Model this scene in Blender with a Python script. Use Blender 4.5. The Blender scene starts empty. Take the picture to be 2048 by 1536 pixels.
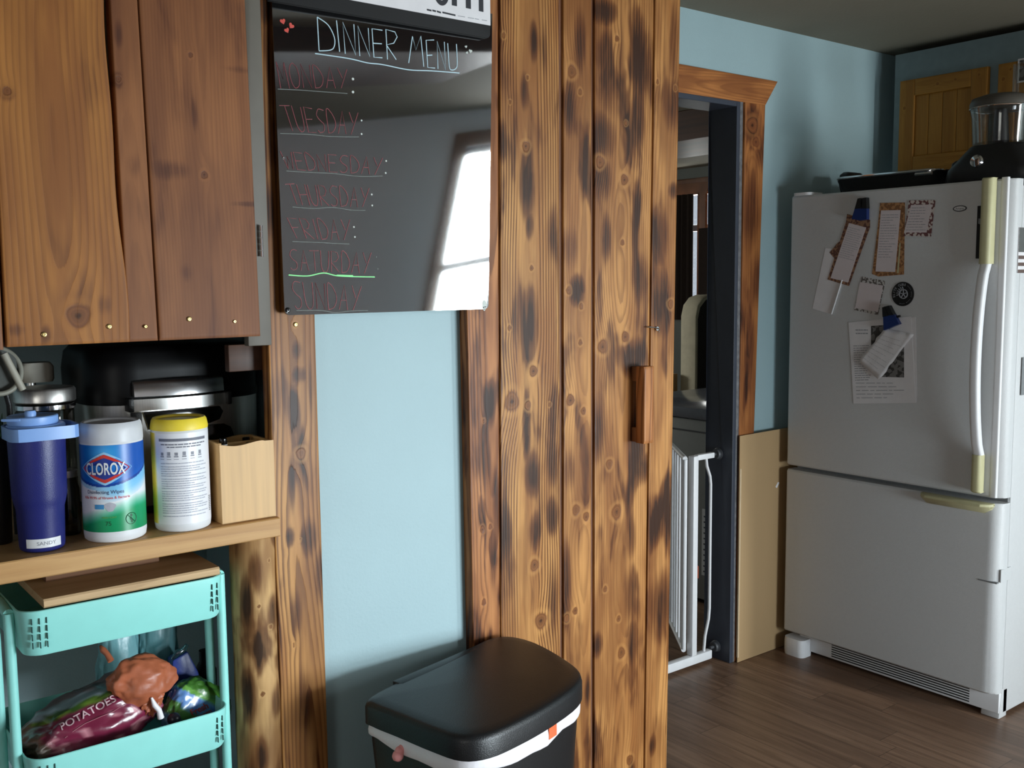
import bpy, bmesh, math, random
import numpy as np
from mathutils import Vector, Matrix, noise
from mathutils.bvhtree import BVHTree
from mathutils.geometry import tessellate_polygon

SC = bpy.context.scene
COL = SC.collection
R = math.radians

# ---------------------------------------------------------------- camera
FPX = 2027.3                                   # focal length in pixels of the 2048 px wide frame
YAW, PITCH, ROLL = R(37.99), R(-5.843), R(-0.526)
EYE = Vector((0, 0, 1.40))
CF = Vector((math.sin(YAW)*math.cos(PITCH), math.cos(YAW)*math.cos(PITCH), math.sin(PITCH)))
_r = CF.cross(Vector((0, 0, 1))).normalized(); _u = _r.cross(CF)
CR = _r*math.cos(ROLL) + _u*math.sin(ROLL)
CU = -_r*math.sin(ROLL) + _u*math.cos(ROLL)
cd = bpy.data.cameras.new('camera'); cam = bpy.data.objects.new('camera', cd); COL.objects.link(cam)
cd.sensor_fit = 'HORIZONTAL'; cd.sensor_width = 36.0; cd.lens = 36.0*FPX/2048; cd.clip_start = 0.02
cam.matrix_world = Matrix(((CR.x, CU.x, -CF.x, EYE.x), (CR.y, CU.y, -CF.y, EYE.y), (CR.z, CU.z, -CF.z, EYE.z), (0, 0, 0, 1)))
SC.camera = cam

# ---------------------------------------------------------------- colour management, sky, daylight
SC.view_settings.view_transform = 'Standard'
SC.view_settings.look = 'None'
SC.view_settings.exposure = 0.30
SC.view_settings.gamma = 1.0
SC.view_settings.use_curve_mapping = False
try: SC.cycles.use_denoising = True
except Exception: pass
world = bpy.data.worlds.new('world'); SC.world = world; world.use_nodes = True
wb = world.node_tree.nodes['Background']; wb.inputs[0].default_value = (.75, .85, 1, 1); wb.inputs[1].default_value = 0.5

def area(name, loc, target, w, h, power, col):
    ld = bpy.data.lights.new(name, 'AREA'); ld.shape = 'RECTANGLE'; ld.size = w; ld.size_y = h
    ld.energy = power; ld.color = col
    o = bpy.data.objects.new(name, ld); COL.objects.link(o); o.location = loc
    d = (Vector(target) - Vector(loc)).normalized()
    o.rotation_euler = d.to_track_quat('-Z', 'Y').to_euler()
    return o
BACK = -1.40
# daylight behind the glass of the window in the back wall (right of the camera)
hi_ = area('daylight_window_right', (3.66, BACK-0.16, 1.255), (3.3, 1.0, .9), 0.56, 1.70, 76, (.96, .985, 1.0)); hi_.data.spread = R(150)
# added lamp behind an unseen low window, brightens the lower walls
lo_ = area('fill_window_low', (2.27, BACK-0.16, .68), (1.0, 1.8, .45), 0.95, .75, 46, (.85, .935, 1.0)); lo_.data.spread = R(100)
# added lamp behind an unseen left window, lights the fridge front
area('fill_window_left', (-1.76, -.35, 1.45), (3, -.35, 1.45), 1.0, 1.0, 17, (1.0, .95, .88))
# added lamp behind an unseen side window, lifts the room beyond the doorway
area('fill_far_side', (2.6, 7.17, 1.5), (2.6, 3, 1.5), 1.2, 1.0, 60, (1.0, .97, .92))
# daylight outside the curtained window of the room beyond the doorway
area('daylight_far_window', (6.16, 5.45, 1.7), (3, 5.45, 1.7), 0.5, 0.95, 40, (1.0, .97, .93))

def at(x, y, ax, v):
    """the point of the plane ax = v that is seen at pixel (x, y) of the photograph"""
    d = CF*FPX + CR*(x-1024) - CU*(y-768)
    k = 'XYZ'.index(ax); return EYE + d*((v-EYE[k])/d[k])
def ray(x, y): return (CF*FPX + CR*(x-1024) - CU*(y-768)).normalized()

# ---------------------------------------------------------------- naming helpers
def tag(o, label=None, cat=None, group=None, kind=None):
    if label: o['label'] = label
    if cat: o['category'] = cat
    if group: o['group'] = group
    if kind: o['kind'] = kind
    return o
def empty(name, loc, label, cat, group=None):
    o = bpy.data.objects.new(name, None); COL.objects.link(o); o.location = loc; o.empty_display_size = .05
    return tag(o, label, cat, group)

# ---------------------------------------------------------------- materials
def lin(c):
    return tuple(((v/255/12.92) if v/255 <= .04045 else ((v/255+.055)/1.055)**2.4) for v in c)
def mat(name, rgb, rough=.5, metal=0, spec=.5, var=.06, scale=30, bump=0, bscale=200, ior=None, trans=0, coat=0, alpha=1, stretch=(1, 1, 1), emit=None):
    m = bpy.data.materials.new(name); m.use_nodes = True
    nt = m.node_tree; b = nt.nodes['Principled BSDF']; L = nt.links.new
    c = lin(rgb)
    tc = nt.nodes.new('ShaderNodeTexCoord'); mp = nt.nodes.new('ShaderNodeMapping'); mp.inputs['Scale'].default_value = stretch
    L(tc.outputs['Object'], mp.inputs['Vector'])
    nz = nt.nodes.new('ShaderNodeTexNoise'); nz.inputs['Scale'].default_value = scale; nz.inputs['Detail'].default_value = 4
    L(mp.outputs[0], nz.inputs['Vector'])
    rp = nt.nodes.new('ShaderNodeValToRGB')
    rp.color_ramp.elements[0].position = .3; rp.color_ramp.elements[1].position = .7
    rp.color_ramp.elements[0].color = tuple(max(0, v*(1-var)) for v in c)+(1,)
    rp.color_ramp.elements[1].color = tuple(min(1, v*(1+var)) for v in c)+(1,)
    L(nz.outputs['Fac'], rp.inputs[0]); L(rp.outputs[0], b.inputs['Base Color'])
    b.inputs['Roughness'].default_value = rough; b.inputs['Metallic'].default_value = metal
    b.inputs['Specular IOR Level'].default_value = spec
    if ior: b.inputs['IOR'].default_value = ior
    if trans: b.inputs['Transmission Weight'].default_value = trans
    if coat: b.inputs['Coat Weight'].default_value = coat
    if alpha < 1: b.inputs['Alpha'].default_value = alpha
    if bump:
        n2 = nt.nodes.new('ShaderNodeTexNoise'); n2.inputs['Scale'].default_value = bscale; n2.inputs['Detail'].default_value = 3
        L(mp.outputs[0], n2.inputs['Vector'])
        bp = nt.nodes.new('ShaderNodeBump'); bp.inputs['Strength'].default_value = bump; bp.inputs['Distance'].default_value = .002
        L(n2.outputs['Fac'], bp.inputs['Height']); L(bp.outputs[0], b.inputs['Normal'])
    return m
def vcol_mat(name, rough=.5, spec=.5, metal=0, bump=0, bscale=40, coat=0):
    m = mat(name, (128, 128, 128), rough, metal, spec, bump=bump, bscale=bscale, coat=coat)
    nt = m.node_tree; a = nt.nodes.new('ShaderNodeAttribute'); a.attribute_name = 'print'
    nt.links.new(a.outputs['Color'], nt.nodes['Principled BSDF'].inputs['Base Color'])
    return m

class N:
    """small helper to write node maths"""
    def __init__(s, nt): s.nt = nt
    def node(s, t, **k):
        n = s.nt.nodes.new(t)
        for a, v in k.items(): setattr(n, a, v)
        return n
    def inp(s, sock, v):
        if isinstance(v, bpy.types.NodeSocket): s.nt.links.new(v, sock)
        else: sock.default_value = v
    def m(s, op, a, b=None, c=None):
        n = s.node('ShaderNodeMath', operation=op)
        s.inp(n.inputs[0], a)
        if b is not None: s.inp(n.inputs[1], b)
        if c is not None: s.inp(n.inputs[2], c)
        return n.outputs[0]
    def attr(s, name):
        n = s.node('ShaderNodeAttribute'); n.attribute_name = name; return n
    def mix(s, f, a, b):
        n = s.node('ShaderNodeMix', data_type='RGBA')
        s.inp(n.inputs[0], f); s.inp(n.inputs[6], a if isinstance(a, bpy.types.NodeSocket) else tuple(a)+(1,)); s.inp(n.inputs[7], b if isinstance(b, bpy.types.NodeSocket) else tuple(b)+(1,))
        return n.outputs[2]
    def noise(s, vec, scale, detail=3, rough=.5, dist=0):
        n = s.node('ShaderNodeTexNoise'); s.inp(n.inputs['Vector'], vec)
        n.inputs['Scale'].default_value = scale; n.inputs['Detail'].default_value = detail; n.inputs['Roughness'].default_value = rough; n.inputs['Distortion'].default_value = dist
        return n.outputs['Fac']
    def ss(s, v, a, b):
        n = s.node('ShaderNodeMapRange', interpolation_type='SMOOTHSTEP')
        s.inp(n.inputs[0], v); n.inputs[1].default_value = a; n.inputs[2].default_value = b
        return n.outputs[0]

def grain_mat(name, light, mid, dark, char, freq=150, line=.8, rough=.5, charring=1.0, patch=.5, spec=.22):
    """sawn wood: ring coordinate g, knot distance k, scorch s, contrast c come as mesh attributes"""
    m = bpy.data.materials.new(name); m.use_nodes = True; nt = m.node_tree; b = nt.nodes['Principled BSDF']; n = N(nt)
    light, mid, dark, char = map(lin, (light, mid, dark, char))
    P = n.attr('board').outputs['Vector']          # position along the board + board seed
    g = n.attr('g').outputs['Fac']; k = n.attr('k').outputs['Fac']; sc = n.attr('s').outputs['Fac']; cc = n.attr('c').outputs['Fac']
    def mapped(scale):
        mp = n.node('ShaderNodeMapping'); n.inp(mp.inputs['Vector'], P); mp.inputs['Scale'].default_value = scale; return mp.outputs[0]
    fine = n.noise(mapped((260, 1, 7)), 1, 4, .6)
    soft = n.noise(mapped((22, 1, 2.6)), 1, 3, .55)
    blot = n.noise(mapped((17, 1, 4.2)), 1, 3, .5, .3)
    big = n.noise(mapped((9, 1, 3.0)), 1.3, 2, .5, .3)
    gw = n.m('ADD', g, n.m('MULTIPLY', n.m('SUBTRACT', fine, .5), .0022))
    saw = n.m('FRACT', n.m('MULTIPLY', gw, freq))
    late = n.m('MULTIPLY', n.ss(saw, .35, .86), n.m('SUBTRACT', 1, n.ss(saw, .93, 1.0)))
    lines = n.m('MULTIPLY', n.m('MULTIPLY', late, cc), line)
    base = n.mix(n.ss(soft, .35, .68), light, mid)
    base = n.mix(n.m('MULTIPLY', n.m('SUBTRACT', fine, .3), .35), base, dark)
    col = n.mix(lines, base, dark)
    # scorch: own blotches + marks given for the board, eaten by the grain
    sm = n.m('ADD', n.m('MULTIPLY', n.ss(blot, .47, .76), patch), n.m('MULTIPLY', sc, 1.25))
    sm = n.m('MULTIPLY', sm, n.m('ADD', .55, n.m('MULTIPLY', lines, .7)))
    streak = n.noise(mapped((95, 1, 5)), 1, 3, .6)
    sm = n.m('MULTIPLY', sm, n.m('ADD', .15, n.m('MULTIPLY', streak, 1.7)))
    sm = n.m('MULTIPLY', sm, charring*1.3)
    tan = n.m('MULTIPLY', n.m('MULTIPLY', n.ss(n.m('ADD', big, n.m('MULTIPLY', n.m('SUBTRACT', streak, .5), .35)), .38, .64), min(1, patch)), .72)
    br = n.mix(tan, col, tuple(a*.45+b_*.55 for a, b_ in zip(mid, dark)))
    br = n.mix(n.m('MULTIPLY', n.ss(sm, .03, .55), .85), br, dark)
    br = n.mix(n.m('MULTIPLY', n.ss(sm, .42, 1.1), .9), br, char)
    # knots: pale halo, dark ring, brown heart
    halo = n.m('MULTIPLY', n.ss(k, 1.0, 1.25), n.m('SUBTRACT', 1, n.ss(k, 1.3, 2.0)))
    br = n.mix(n.m('MULTIPLY', halo, .3), br, light)
    kr = n.m('SUBTRACT', 1, n.ss(k, .85, 1.08))
    kr_rings = n.m('MULTIPLY', n.m('ADD', n.m('SINE', n.m('MULTIPLY', k, 17)), 1), .22)
    heart = n.mix(kr_rings, tuple(a*.5+c*.5 for a, c in zip(mid, dark)), dark)
    br = n.mix(kr, br, heart)
    br = n.mix(n.m('SUBTRACT', 1, n.ss(k, .1, .45)), br, tuple(v*.45 for v in dark))
    n.inp(b.inputs['Base Color'], br)
    b.inputs['Roughness'].default_value = rough; b.inputs['Specular IOR Level'].default_value = spec
    bp = n.node('ShaderNodeBump'); bp.inputs['Strength'].default_value = .35; bp.inputs['Distance'].default_value = .0012
    n.inp(bp.inputs['Height'], n.m('ADD', n.m('MULTIPLY', lines, -.6), n.m('MULTIPLY', kr, -.5))); n.inp(b.inputs['Normal'], bp.outputs[0])
    return m

# ---------------------------------------------------------------- mesh building
class MB:
    def __init__(s): s.v = []; s.f = []
    def add(s, vs, fs):
        o = len(s.v); s.v += [tuple(p) for p in vs]; s.f += [tuple(i+o for i in f) for f in fs]; return s
    def box(s, x0, x1, y0, y1, z0, z1):
        if x0 > x1: x0, x1 = x1, x0
        if y0 > y1: y0, y1 = y1, y0
        if z0 > z1: z0, z1 = z1, z0
        return s.add([(x0,y0,z0),(x1,y0,z0),(x1,y1,z0),(x0,y1,z0),(x0,y0,z1),(x1,y0,z1),(x1,y1,z1),(x0,y1,z1)],
                     [(0,3,2,1),(4,5,6,7),(0,1,5,4),(1,2,6,5),(2,3,7,6),(3,0,4,7)])
    def prism(s, pts, off):
        """front polygon (3-D points, any winding) pushed back by the vector off"""
        pts = [Vector(p) for p in pts]; off = Vector(off); n = len(pts)
        nr = Vector((0, 0, 0))
        for i in range(n): nr += pts[i].cross(pts[(i+1) % n])
        if nr.dot(off) > 0: pts.reverse()
        tri = tessellate_polygon([pts])
        vs = pts + [p+off for p in pts]
        fs = []
        for t in tri:
            a, b_, c = t
            nn = (pts[b_]-pts[a]).cross(pts[c]-pts[a])
            if nn.dot(off) > 0: a, c = c, a
            fs.append((a, b_, c)); fs.append((c+n, b_+n, a+n))
        if len(pts) == 4: fs = [(0,1,2,3), (7,6,5,4)]
        for i in range(n):
            j = (i+1) % n; fs.append((i, i+n, j+n, j))
        return s.add(vs, fs)
    def tube(s, path, r, seg=10, closed=False, cap=True, flat=None):
        path = [Vector(p) for p in path]; n = len(path)
        rr = r if hasattr(r, '__len__') else [r]*n
        rings = []; prev = None
        for i, p in enumerate(path):
            a = path[(i-1) % n] if (closed or i > 0) else p; c = path[(i+1) % n] if (closed or i < n-1) else p
            t = (c-a).normalized() if (c-a).length > 1e-9 else Vector((0, 0, 1))
            if prev is None:
                h = Vector((0, 0, 1)) if abs(t.z) < .9 else Vector((1, 0, 0))
                nrm = t.cross(h).normalized()
            else:
                nrm = (prev - t*prev.dot(t)); nrm = nrm.normalized() if nrm.length > 1e-6 else t.orthogonal().normalized()
            prev = nrm; bn = t.cross(nrm)
            ring = []
            for j in range(seg):
                an = 2*math.pi*j/seg
                d = nrm*math.cos(an)*rr[i] + bn*math.sin(an)*rr[i]
                if flat is not None: d = d - Vector(flat)*d.dot(Vector(flat))*.75
                ring.append(p+d)
            rings.append(ring)
        vs = [q for ring in rings for q in ring]; fs = []
        m = n if closed else n-1
        for i in range(m):
            for j in range(seg):
                a = i*seg+j; b_ = i*seg+(j+1) % seg; c = ((i+1) % n)*seg+(j+1) % seg; d = ((i+1) % n)*seg+j
                fs.append((a, b_, c, d))
        if cap and not closed:
            fs.append(tuple(reversed(range(seg)))); fs.append(tuple((n-1)*seg+j for j in range(seg)))
        return s.add(vs, fs)
    def lathe(s, prof, c=(0, 0, 0), seg=40, axis='Z', sy=1.0):
        vs = []; fs = []; n = len(prof); c = Vector(c)
        for r, h in prof:
            for j in range(seg):
                a = 2*math.pi*j/seg; x, y = r*math.cos(a), r*math.sin(a)*sy
                p = Vector((x, y, h)) if axis == 'Z' else (Vector((x, h, y)) if axis == 'Y' else Vector((h, x, y)))
                vs.append(c+p)
        flip = axis == 'Y'
        for i in range(n-1):
            for j in range(seg):
                a = i*seg+j; b_ = i*seg+(j+1) % seg; q = (a, b_, b_+seg, a+seg)
                fs.append(q[::-1] if flip else q)
        b0 = tuple(reversed(range(seg))); b1 = tuple((n-1)*seg+j for j in range(seg))
        if prof[0][0] > 1e-5: fs.append(b0[::-1] if flip else b0)
        if prof[-1][0] > 1e-5: fs.append(b1[::-1] if flip else b1)
        return s.add(vs, fs)
    def loft(s, rings, cap=True, closed=True):
        n = len(rings[0]); vs = [p for r in rings for p in r]; fs = []
        for i in range(len(rings)-1):
            for j in range(n if closed else n-1):
                a = i*n+j; b_ = i*n+(j+1) % n; fs.append((a, b_, b_+n, a+n))
        if cap: fs.append(tuple(reversed(range(n)))); fs.append(tuple((len(rings)-1)*n+j for j in range(n)))
        return s.add(vs, fs)
    def build(s, name, material, parent=None, smooth=35, bevel=0, bseg=2, attrs=None, xf=None):
        me = bpy.data.meshes.new(name)
        base = parent.matrix_world.inverted() if parent is not None else Matrix()
        if parent is not None:
            off = Vector(ORIGIN.get(parent.name, (0, 0, 0)))
        else: off = Vector((0, 0, 0))
        vs = [Vector(p)-off for p in s.v]
        me.from_pydata([tuple(p) for p in vs], [], s.f); me.validate()
        if attrs:
            for k, (dom, typ, data) in attrs.items():
                if typ == 'FLOAT':
                    a = me.attributes.new(k, 'FLOAT', 'POINT'); a.data.foreach_set('value', np.asarray(data, 'f'))
                elif typ == 'VEC':
                    a = me.attributes.new(k, 'FLOAT_VECTOR', 'POINT'); a.data.foreach_set('vector', np.asarray(data, 'f').ravel())
                elif typ == 'COL':
                    a = me.color_attributes.new(k, 'FLOAT_COLOR', 'POINT'); a.data.foreach_set('color', np.asarray(data, 'f').ravel())
        bm = bmesh.new(); bm.from_mesh(me)
        if not attrs: bmesh.ops.remove_doubles(bm, verts=bm.verts, dist=1e-6)
        if bevel:
            ed = [e for e in bm.edges if len(e.link_faces) == 2 and e.calc_face_angle(0) > .6]
            if ed: bmesh.ops.bevel(bm, geom=ed, offset=bevel, segments=bseg, affect='EDGES', profile=.5, clamp_overlap=True)
        bm.to_mesh(me); bm.free()
        if smooth:
            me.shade_smooth(); me.set_sharp_from_angle(angle=R(smooth))
        me.materials.append(material)
        o = bpy.data.objects.new(name, me); COL.objects.link(o)
        if parent is not None:
            o.parent = parent
            if parent.name not in ORIGIN: pass
            ORIGIN[o.name] = ORIGIN.get(parent.name, (0, 0, 0))
        return o
ORIGIN = {}
def thing(name, loc, label, cat, group=None):
    o = empty(name, loc, label, cat, group); ORIGIN[o.name] = tuple(loc); return o

def rrect(cx, cy, w, d, r, seg=6):
    """rounded rectangle outline, counter-clockwise"""
    out = []
    for sx, sy, a0 in ((1, 1, 0), (-1, 1, 90), (-1, -1, 180), (1, -1, 270)):
        for k in range(seg+1):
            a = R(a0+90*k/seg); out.append((cx+sx*(w/2-r)+r*math.cos(a), cy+sy*(d/2-r)+r*math.sin(a)))
    return out
def rot2(pts, c, ang):
    ca, sa = math.cos(ang), math.sin(ang)
    return [(c[0]+(x-c[0])*ca-(y-c[1])*sa, c[1]+(x-c[0])*sa+(y-c[1])*ca) for x, y in pts]

def wood_fields(u, w, L, W, seed, knots, marks, pith=None, amp=1.0, contrast=None):
    """ring coordinate of a plain-sawn board; u across (0..W), w along (0..L), metres (numpy)"""
    rs = np.random.RandomState(seed)
    def wob(x, fr, n=4):
        o = 0
        for i in range(n): o = o + np.sin(x*fr*(1.7**i)+rs.rand()*6.28)/(1.6**i)
        return o
    px = (pith if pith is not None else .5+.15*rs.randn())*W
    x0 = px + .006*wob(w, 3.0)
    d = .030 + .009*amp*wob(w, 2.1)
    g = np.sqrt((u-x0)**2 + d**2 + 1e-6) + .0004*wob(w, 9)
    k = np.full_like(u, 9.0)
    sc = np.zeros_like(u)
    for (ku, kw, kr) in knots:
        du, dw = u-ku, w-kw
        q = np.exp(-(du/(kr*2.0))**2 - (dw/(kr*4.2))**2)
        g = g + kr*.75*q
        ang = np.arctan2(dw, du)
        k = np.minimum(k, np.sqrt((du/kr)**2 + (dw/(kr*1.12))**2)*(1+.07*np.sin(3*ang+kr*900)))
    for (mu, mw, ru, rw, a) in marks:
        t = np.sqrt(((u-mu)/ru)**2 + ((w-mw)/rw)**2)
        sc = np.maximum(sc, a*np.clip(1.5-t, 0, 1.1)/1.1)
    c = np.full_like(u, 1.0)*(.45 + .35*(np.sin(w*1.9+seed)*.5+.5))
    if contrast is not None: c = contrast(u/W, w, c)
    return g, k, sc, c

def plank(name, face, back, material, parent=None, seed=1, nu=26, nw=200, knots=(), marks=(), pith=None, amp=1.0, contrast=None, scale=1.0, bow=0, bevel=.0015, edge=None, wpos=None, rnd=0):
    """board with a front face given by 4 corners (bottom-left, bottom-right, top-right, top-left seen from the front),
    thickness vector back. knots/marks are in metres across/along from the bottom-left corner."""
    BL, BR, TR, TL = [Vector(p) for p in face]; back = Vector(back); nb = back.normalized()
    W = ((BR-BL).length+(TR-TL).length)/2; L = ((TL-BL).length+(TR-BR).length)/2
    S = np.array([0, .5*bevel/W] + list(np.linspace(bevel/W, 1-bevel/W, nu)) + [1-.5*bevel/W, 1]); T = np.linspace(0, 1, nw)
    dep = np.array([bevel, bevel*.25] + [0]*nu + [bevel*.25, bevel])
    ss, tt = np.meshgrid(S, T)
    e = np.zeros_like(ss)
    if edge is not None:                                  # live edge: sideways wander along the right/left side
        e = edge(ss, tt)
    P0 = [np.array(p) for p in (BL, BR, TR, TL)]
    sa = ss+e
    pos = (P0[0][None, None]*((1-sa)*(1-tt))[..., None] + P0[1][None, None]*(sa*(1-tt))[..., None]
           + P0[2][None, None]*(sa*tt)[..., None] + P0[3][None, None]*((1-sa)*tt)[..., None])
    D = np.tile(dep, (nw, 1)); D[0] = np.maximum(D[0], bevel); D[-1] = np.maximum(D[-1], bevel)
    if rnd: D = D + rnd*(1-np.sqrt(np.clip(1-(2*ss-1)**2, 0, 1)))
    pos = pos + np.array(nb)[None, None]*D[..., None]
    g, k, sc, c = wood_fields(ss*W, tt*L, L, W, seed, knots, marks, pith, amp, contrast)
    M = len(S)
    V = [tuple(p) for p in pos.reshape(-1, 3)]
    F = []
    for i in range(nw-1):
        for j in range(M-1):
            a = i*M+j; F.append((a, a+1, a+M+1, a+M))
    n0 = len(V)
    # rim: boundary loop copied to the back
    loop = [j for j in range(M)] + [i*M+M-1 for i in range(1, nw)] + [(nw-1)*M+j for j in range(M-2, -1, -1)] + [i*M for i in range(nw-2, 0, -1)]
    for q in loop: V.append(tuple(Vector(V[q]) - nb*float(D.reshape(-1)[q]) + back))
    n = len(loop)
    for i in range(n):
        j = (i+1) % n; F.append((loop[i], n0+i, n0+j, loop[j]))
    F.append(tuple(n0+i for i in range(n-1, -1, -1)))
    idx = np.array(loop)
    def ext(a, extra=0): a = a.reshape(-1); return np.concatenate([a, a[idx]+extra])
    B = np.stack([ext(ss*W/scale, .02), np.full(M*nw+n, seed*3.17), ext(tt*L/scale)], 1)
    B[:, 0] += seed*7.3; B[:, 2] += seed*1.9
    b = MB(); b.v = V; b.f = F
    return b.build(name, material, parent, smooth=40, attrs={'g': ('', 'FLOAT', ext(g, .01)), 'k': ('', 'FLOAT', np.maximum(ext(k), 0)), 's': ('', 'FLOAT', ext(sc)), 'c': ('', 'FLOAT', ext(c)), 'board': ('', 'VEC', B)})

def line_x(p, q, Y):
    """board edge seen through the pixels p and q on the plane y = Y: x as a function of z"""
    a, b_ = at(*p, 'Y', Y), at(*q, 'Y', Y)
    return lambda z: a.x + (b_.x-a.x)*(z-a.z)/(b_.z-a.z)

def grid_cols(nu, nv, fpos, fcol):
    V = []; C = []; F = []
    for i in range(nv+1):
        for j in range(nu+1):
            u, v = j/nu, i/nv; V.append(tuple(fpos(u, v))); c = fcol(u, v); C.append(tuple(lin(c))+(1,))
    for i in range(nv):
        for j in range(nu):
            a = i*(nu+1)+j; F.append((a, a+1, a+nu+2, a+nu+1))
    b = MB(); b.v = V; b.f = F
    return b, {'print': ('', 'COL', np.array(C))}

# ---------------------------------------------------------------- lettering
def text_outline(s, size=1.0, bold=0.0, sx=1.0, spacing=1.0):
    """flat triangulated text, origin at its centre, x right, y up"""
    cu = bpy.data.curves.new('t', 'FONT'); cu.body = s; cu.size = size; cu.resolution_u = 3; cu.offset = bold; cu.space_character = spacing
    o = bpy.data.objects.new('t', cu); COL.objects.link(o)
    dg = bpy.context.evaluated_depsgraph_get(); me = bpy.data.meshes.new_from_object(o.evaluated_get(dg))
    vs = np.array([v.co[:] for v in me.vertices]); fs = [tuple(p.vertices) for p in me.polygons]
    bpy.data.objects.remove(o); bpy.data.curves.remove(cu); bpy.data.meshes.remove(me)
    if len(vs) == 0: return [], []
    mn, mx = vs.min(0), vs.max(0); vs = vs-(mn+mx)/2
    return [(v[0]*sx, v[1]) for v in vs], fs
STROKES = {
 'M': [[(0,0),(.1,1),(.5,.35),(.9,1),(1,0)]], 'O': [[(.5,1),(.15,.85),(0,.5),(.15,.12),(.5,0),(.85,.12),(1,.5),(.85,.85),(.5,1)]],
 'N': [[(0,0),(.05,1),(.95,0),(1,1)]], 'D': [[(.05,0),(0,1),(.6,.85),(1,.45),(.7,.08),(.05,0)]],
 'A': [[(0,0),(.5,1),(1,0)],[(.2,.38),(.8,.38)]], 'Y': [[(0,1),(.5,.5)],[(1,1),(.35,0)]],
 'T': [[(-.1,.97),(1.1,1)],[(.5,1),(.55,0)]], 'U': [[(0,1),(.05,.25),(.35,0),(.75,.05),(.95,.35),(1,1)]],
 'E': [[(1,.98),(.05,1),(0,0),(1,0)],[(.02,.52),(.8,.52)]], 'S': [[(1,.95),(.45,1),(.1,.75),(.35,.55),(.85,.35),(.75,.08),(.3,0),(0,.1)]],
 'W': [[(-.1,1),(.2,0),(.5,.75),(.8,0),(1.1,1)]], 'H': [[(0,0),(0,1)],[(1,0),(1,1)],[(0,.5),(1,.5)]],
 'R': [[(0,0),(0,1),(.7,.95),(.9,.72),(.6,.5),(0,.45),(1,0)]], 'F': [[(1,.98),(0,1),(.05,0)],[(.02,.52),(.8,.55)]], 'I': [[(.5,0),(.5,1)]],
}

# ================================================================ MATERIALS
M = {}
M['blue'] = mat('blue_wall_paint', (153, 178, 183), .55, var=.02, scale=6, bump=.25, bscale=160)
M['blue_dark'] = mat('blue_alcove_paint', (92, 140, 158), .55, var=.03, scale=6, bump=.2, bscale=160)
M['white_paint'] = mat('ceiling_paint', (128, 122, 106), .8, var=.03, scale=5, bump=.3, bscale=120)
M['back_paint'] = mat('back_wall_paint', (238, 234, 242), .7, var=.02, scale=5, bump=.15, bscale=120)
M['far_paint'] = mat('far_room_paint', (128, 134, 130), .7, var=.04, scale=5)
M['navy_paint'] = mat('door_jamb_paint', (52, 58, 70), .45, var=.08, scale=12, bump=.2, bscale=60)
M['chip_paint'] = mat('chipped_grey_edge', (105, 105, 108), .6, var=.3, scale=60)
M['black'] = mat('black_plastic', (18, 19, 21), .42, var=.1, scale=40, bump=.25, bscale=420)
M['black_gloss'] = mat('black_gloss', (12, 12, 13), .12, var=.1)
M['black_matte'] = mat('black_matte', (20, 20, 21), .8, var=.1)
M['white_pl'] = mat('white_plastic', (225, 226, 228), .4, var=.02)
M['white_en'] = mat('white_fridge_enamel', (205, 207, 208), .38, var=.015, scale=80, bump=.35, bscale=520)
M['yellowed'] = mat('yellowed_plastic', (190, 186, 146), .5, var=.06, scale=25)
M['grey_pl'] = mat('grey_gasket', (125, 128, 130), .6)
M['chrome'] = mat('chrome', (225, 225, 228), .12, metal=1, var=.02)
M['steel'] = mat('brushed_steel', (222, 220, 216), .36, metal=1, var=.1, scale=6, stretch=(60, 1, 1))
M['brass'] = mat('brass', (190, 165, 110), .35, metal=1)
M['taupe'] = mat('taupe_cabinet_paint', (98, 92, 82), .55, var=.04)
M['paper'] = mat('white_paper', (222, 220, 222), .7, var=.03)
M['ink'] = mat('dark_ink', (40, 42, 48), .7)
M['ink_grey'] = mat('grey_ink', (150, 152, 158), .7)
M['ink_faint'] = mat('faint_pencil', (158, 156, 162), .8)
M['teal'] = mat('turquoise_powder_coat', (152, 228, 220), .38, var=.02)
M['card'] = mat('cardboard', (176, 146, 106), .85, var=.05, scale=4, bump=.1, bscale=90, stretch=(1, 1, .1))
M['dark_wood'] = mat('dark_brown_wood', (74, 46, 30), .5, var=.3, scale=8, stretch=(1, .2, 6))
M['burnt'] = grain_mat('torched_pine', (190, 136, 78), (148, 96, 50), (90, 48, 20), (42, 20, 8), freq=150, line=.65, rough=.42, patch=1.15)
M['burnt2'] = grain_mat('torched_pine_strong_grain', (194, 142, 82), (156, 103, 54), (86, 46, 20), (40, 20, 8), freq=150, line=1.0, rough=.42, patch=.8)
M['burnt3'] = grain_mat('torched_pine_dark', (184, 124, 74), (146, 90, 50), (86, 44, 20), (38, 20, 10), freq=150, line=.85, rough=.42, patch=1.5)
M['door_lt'] = grain_mat('stained_pine_light', (174, 116, 58), (146, 92, 48), (96, 56, 32), (60, 32, 22), freq=120, line=.6, rough=.5, patch=.45)
M['door_rd'] = grain_mat('stained_pine_red', (150, 98, 60), (124, 78, 48), (88, 50, 32), (48, 30, 22), freq=190, line=.3, rough=.5, patch=.6)
M['casing'] = grain_mat('stained_casing_pine', (184, 120, 66), (150, 92, 50), (96, 52, 30), (46, 26, 18), freq=130, line=.5, rough=.5, patch=1.2)
M['shelf'] = grain_mat('oiled_butcher_block', (206, 164, 110), (186, 142, 90), (150, 104, 62), (110, 72, 44), freq=220, line=.45, rough=.45, patch=.1)
M['yellow_pine'] = grain_mat('varnished_knotty_pine', (172, 124, 54), (152, 106, 44), (116, 72, 28), (90, 50, 24), freq=180, line=.25, rough=.45, patch=.1)
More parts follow.
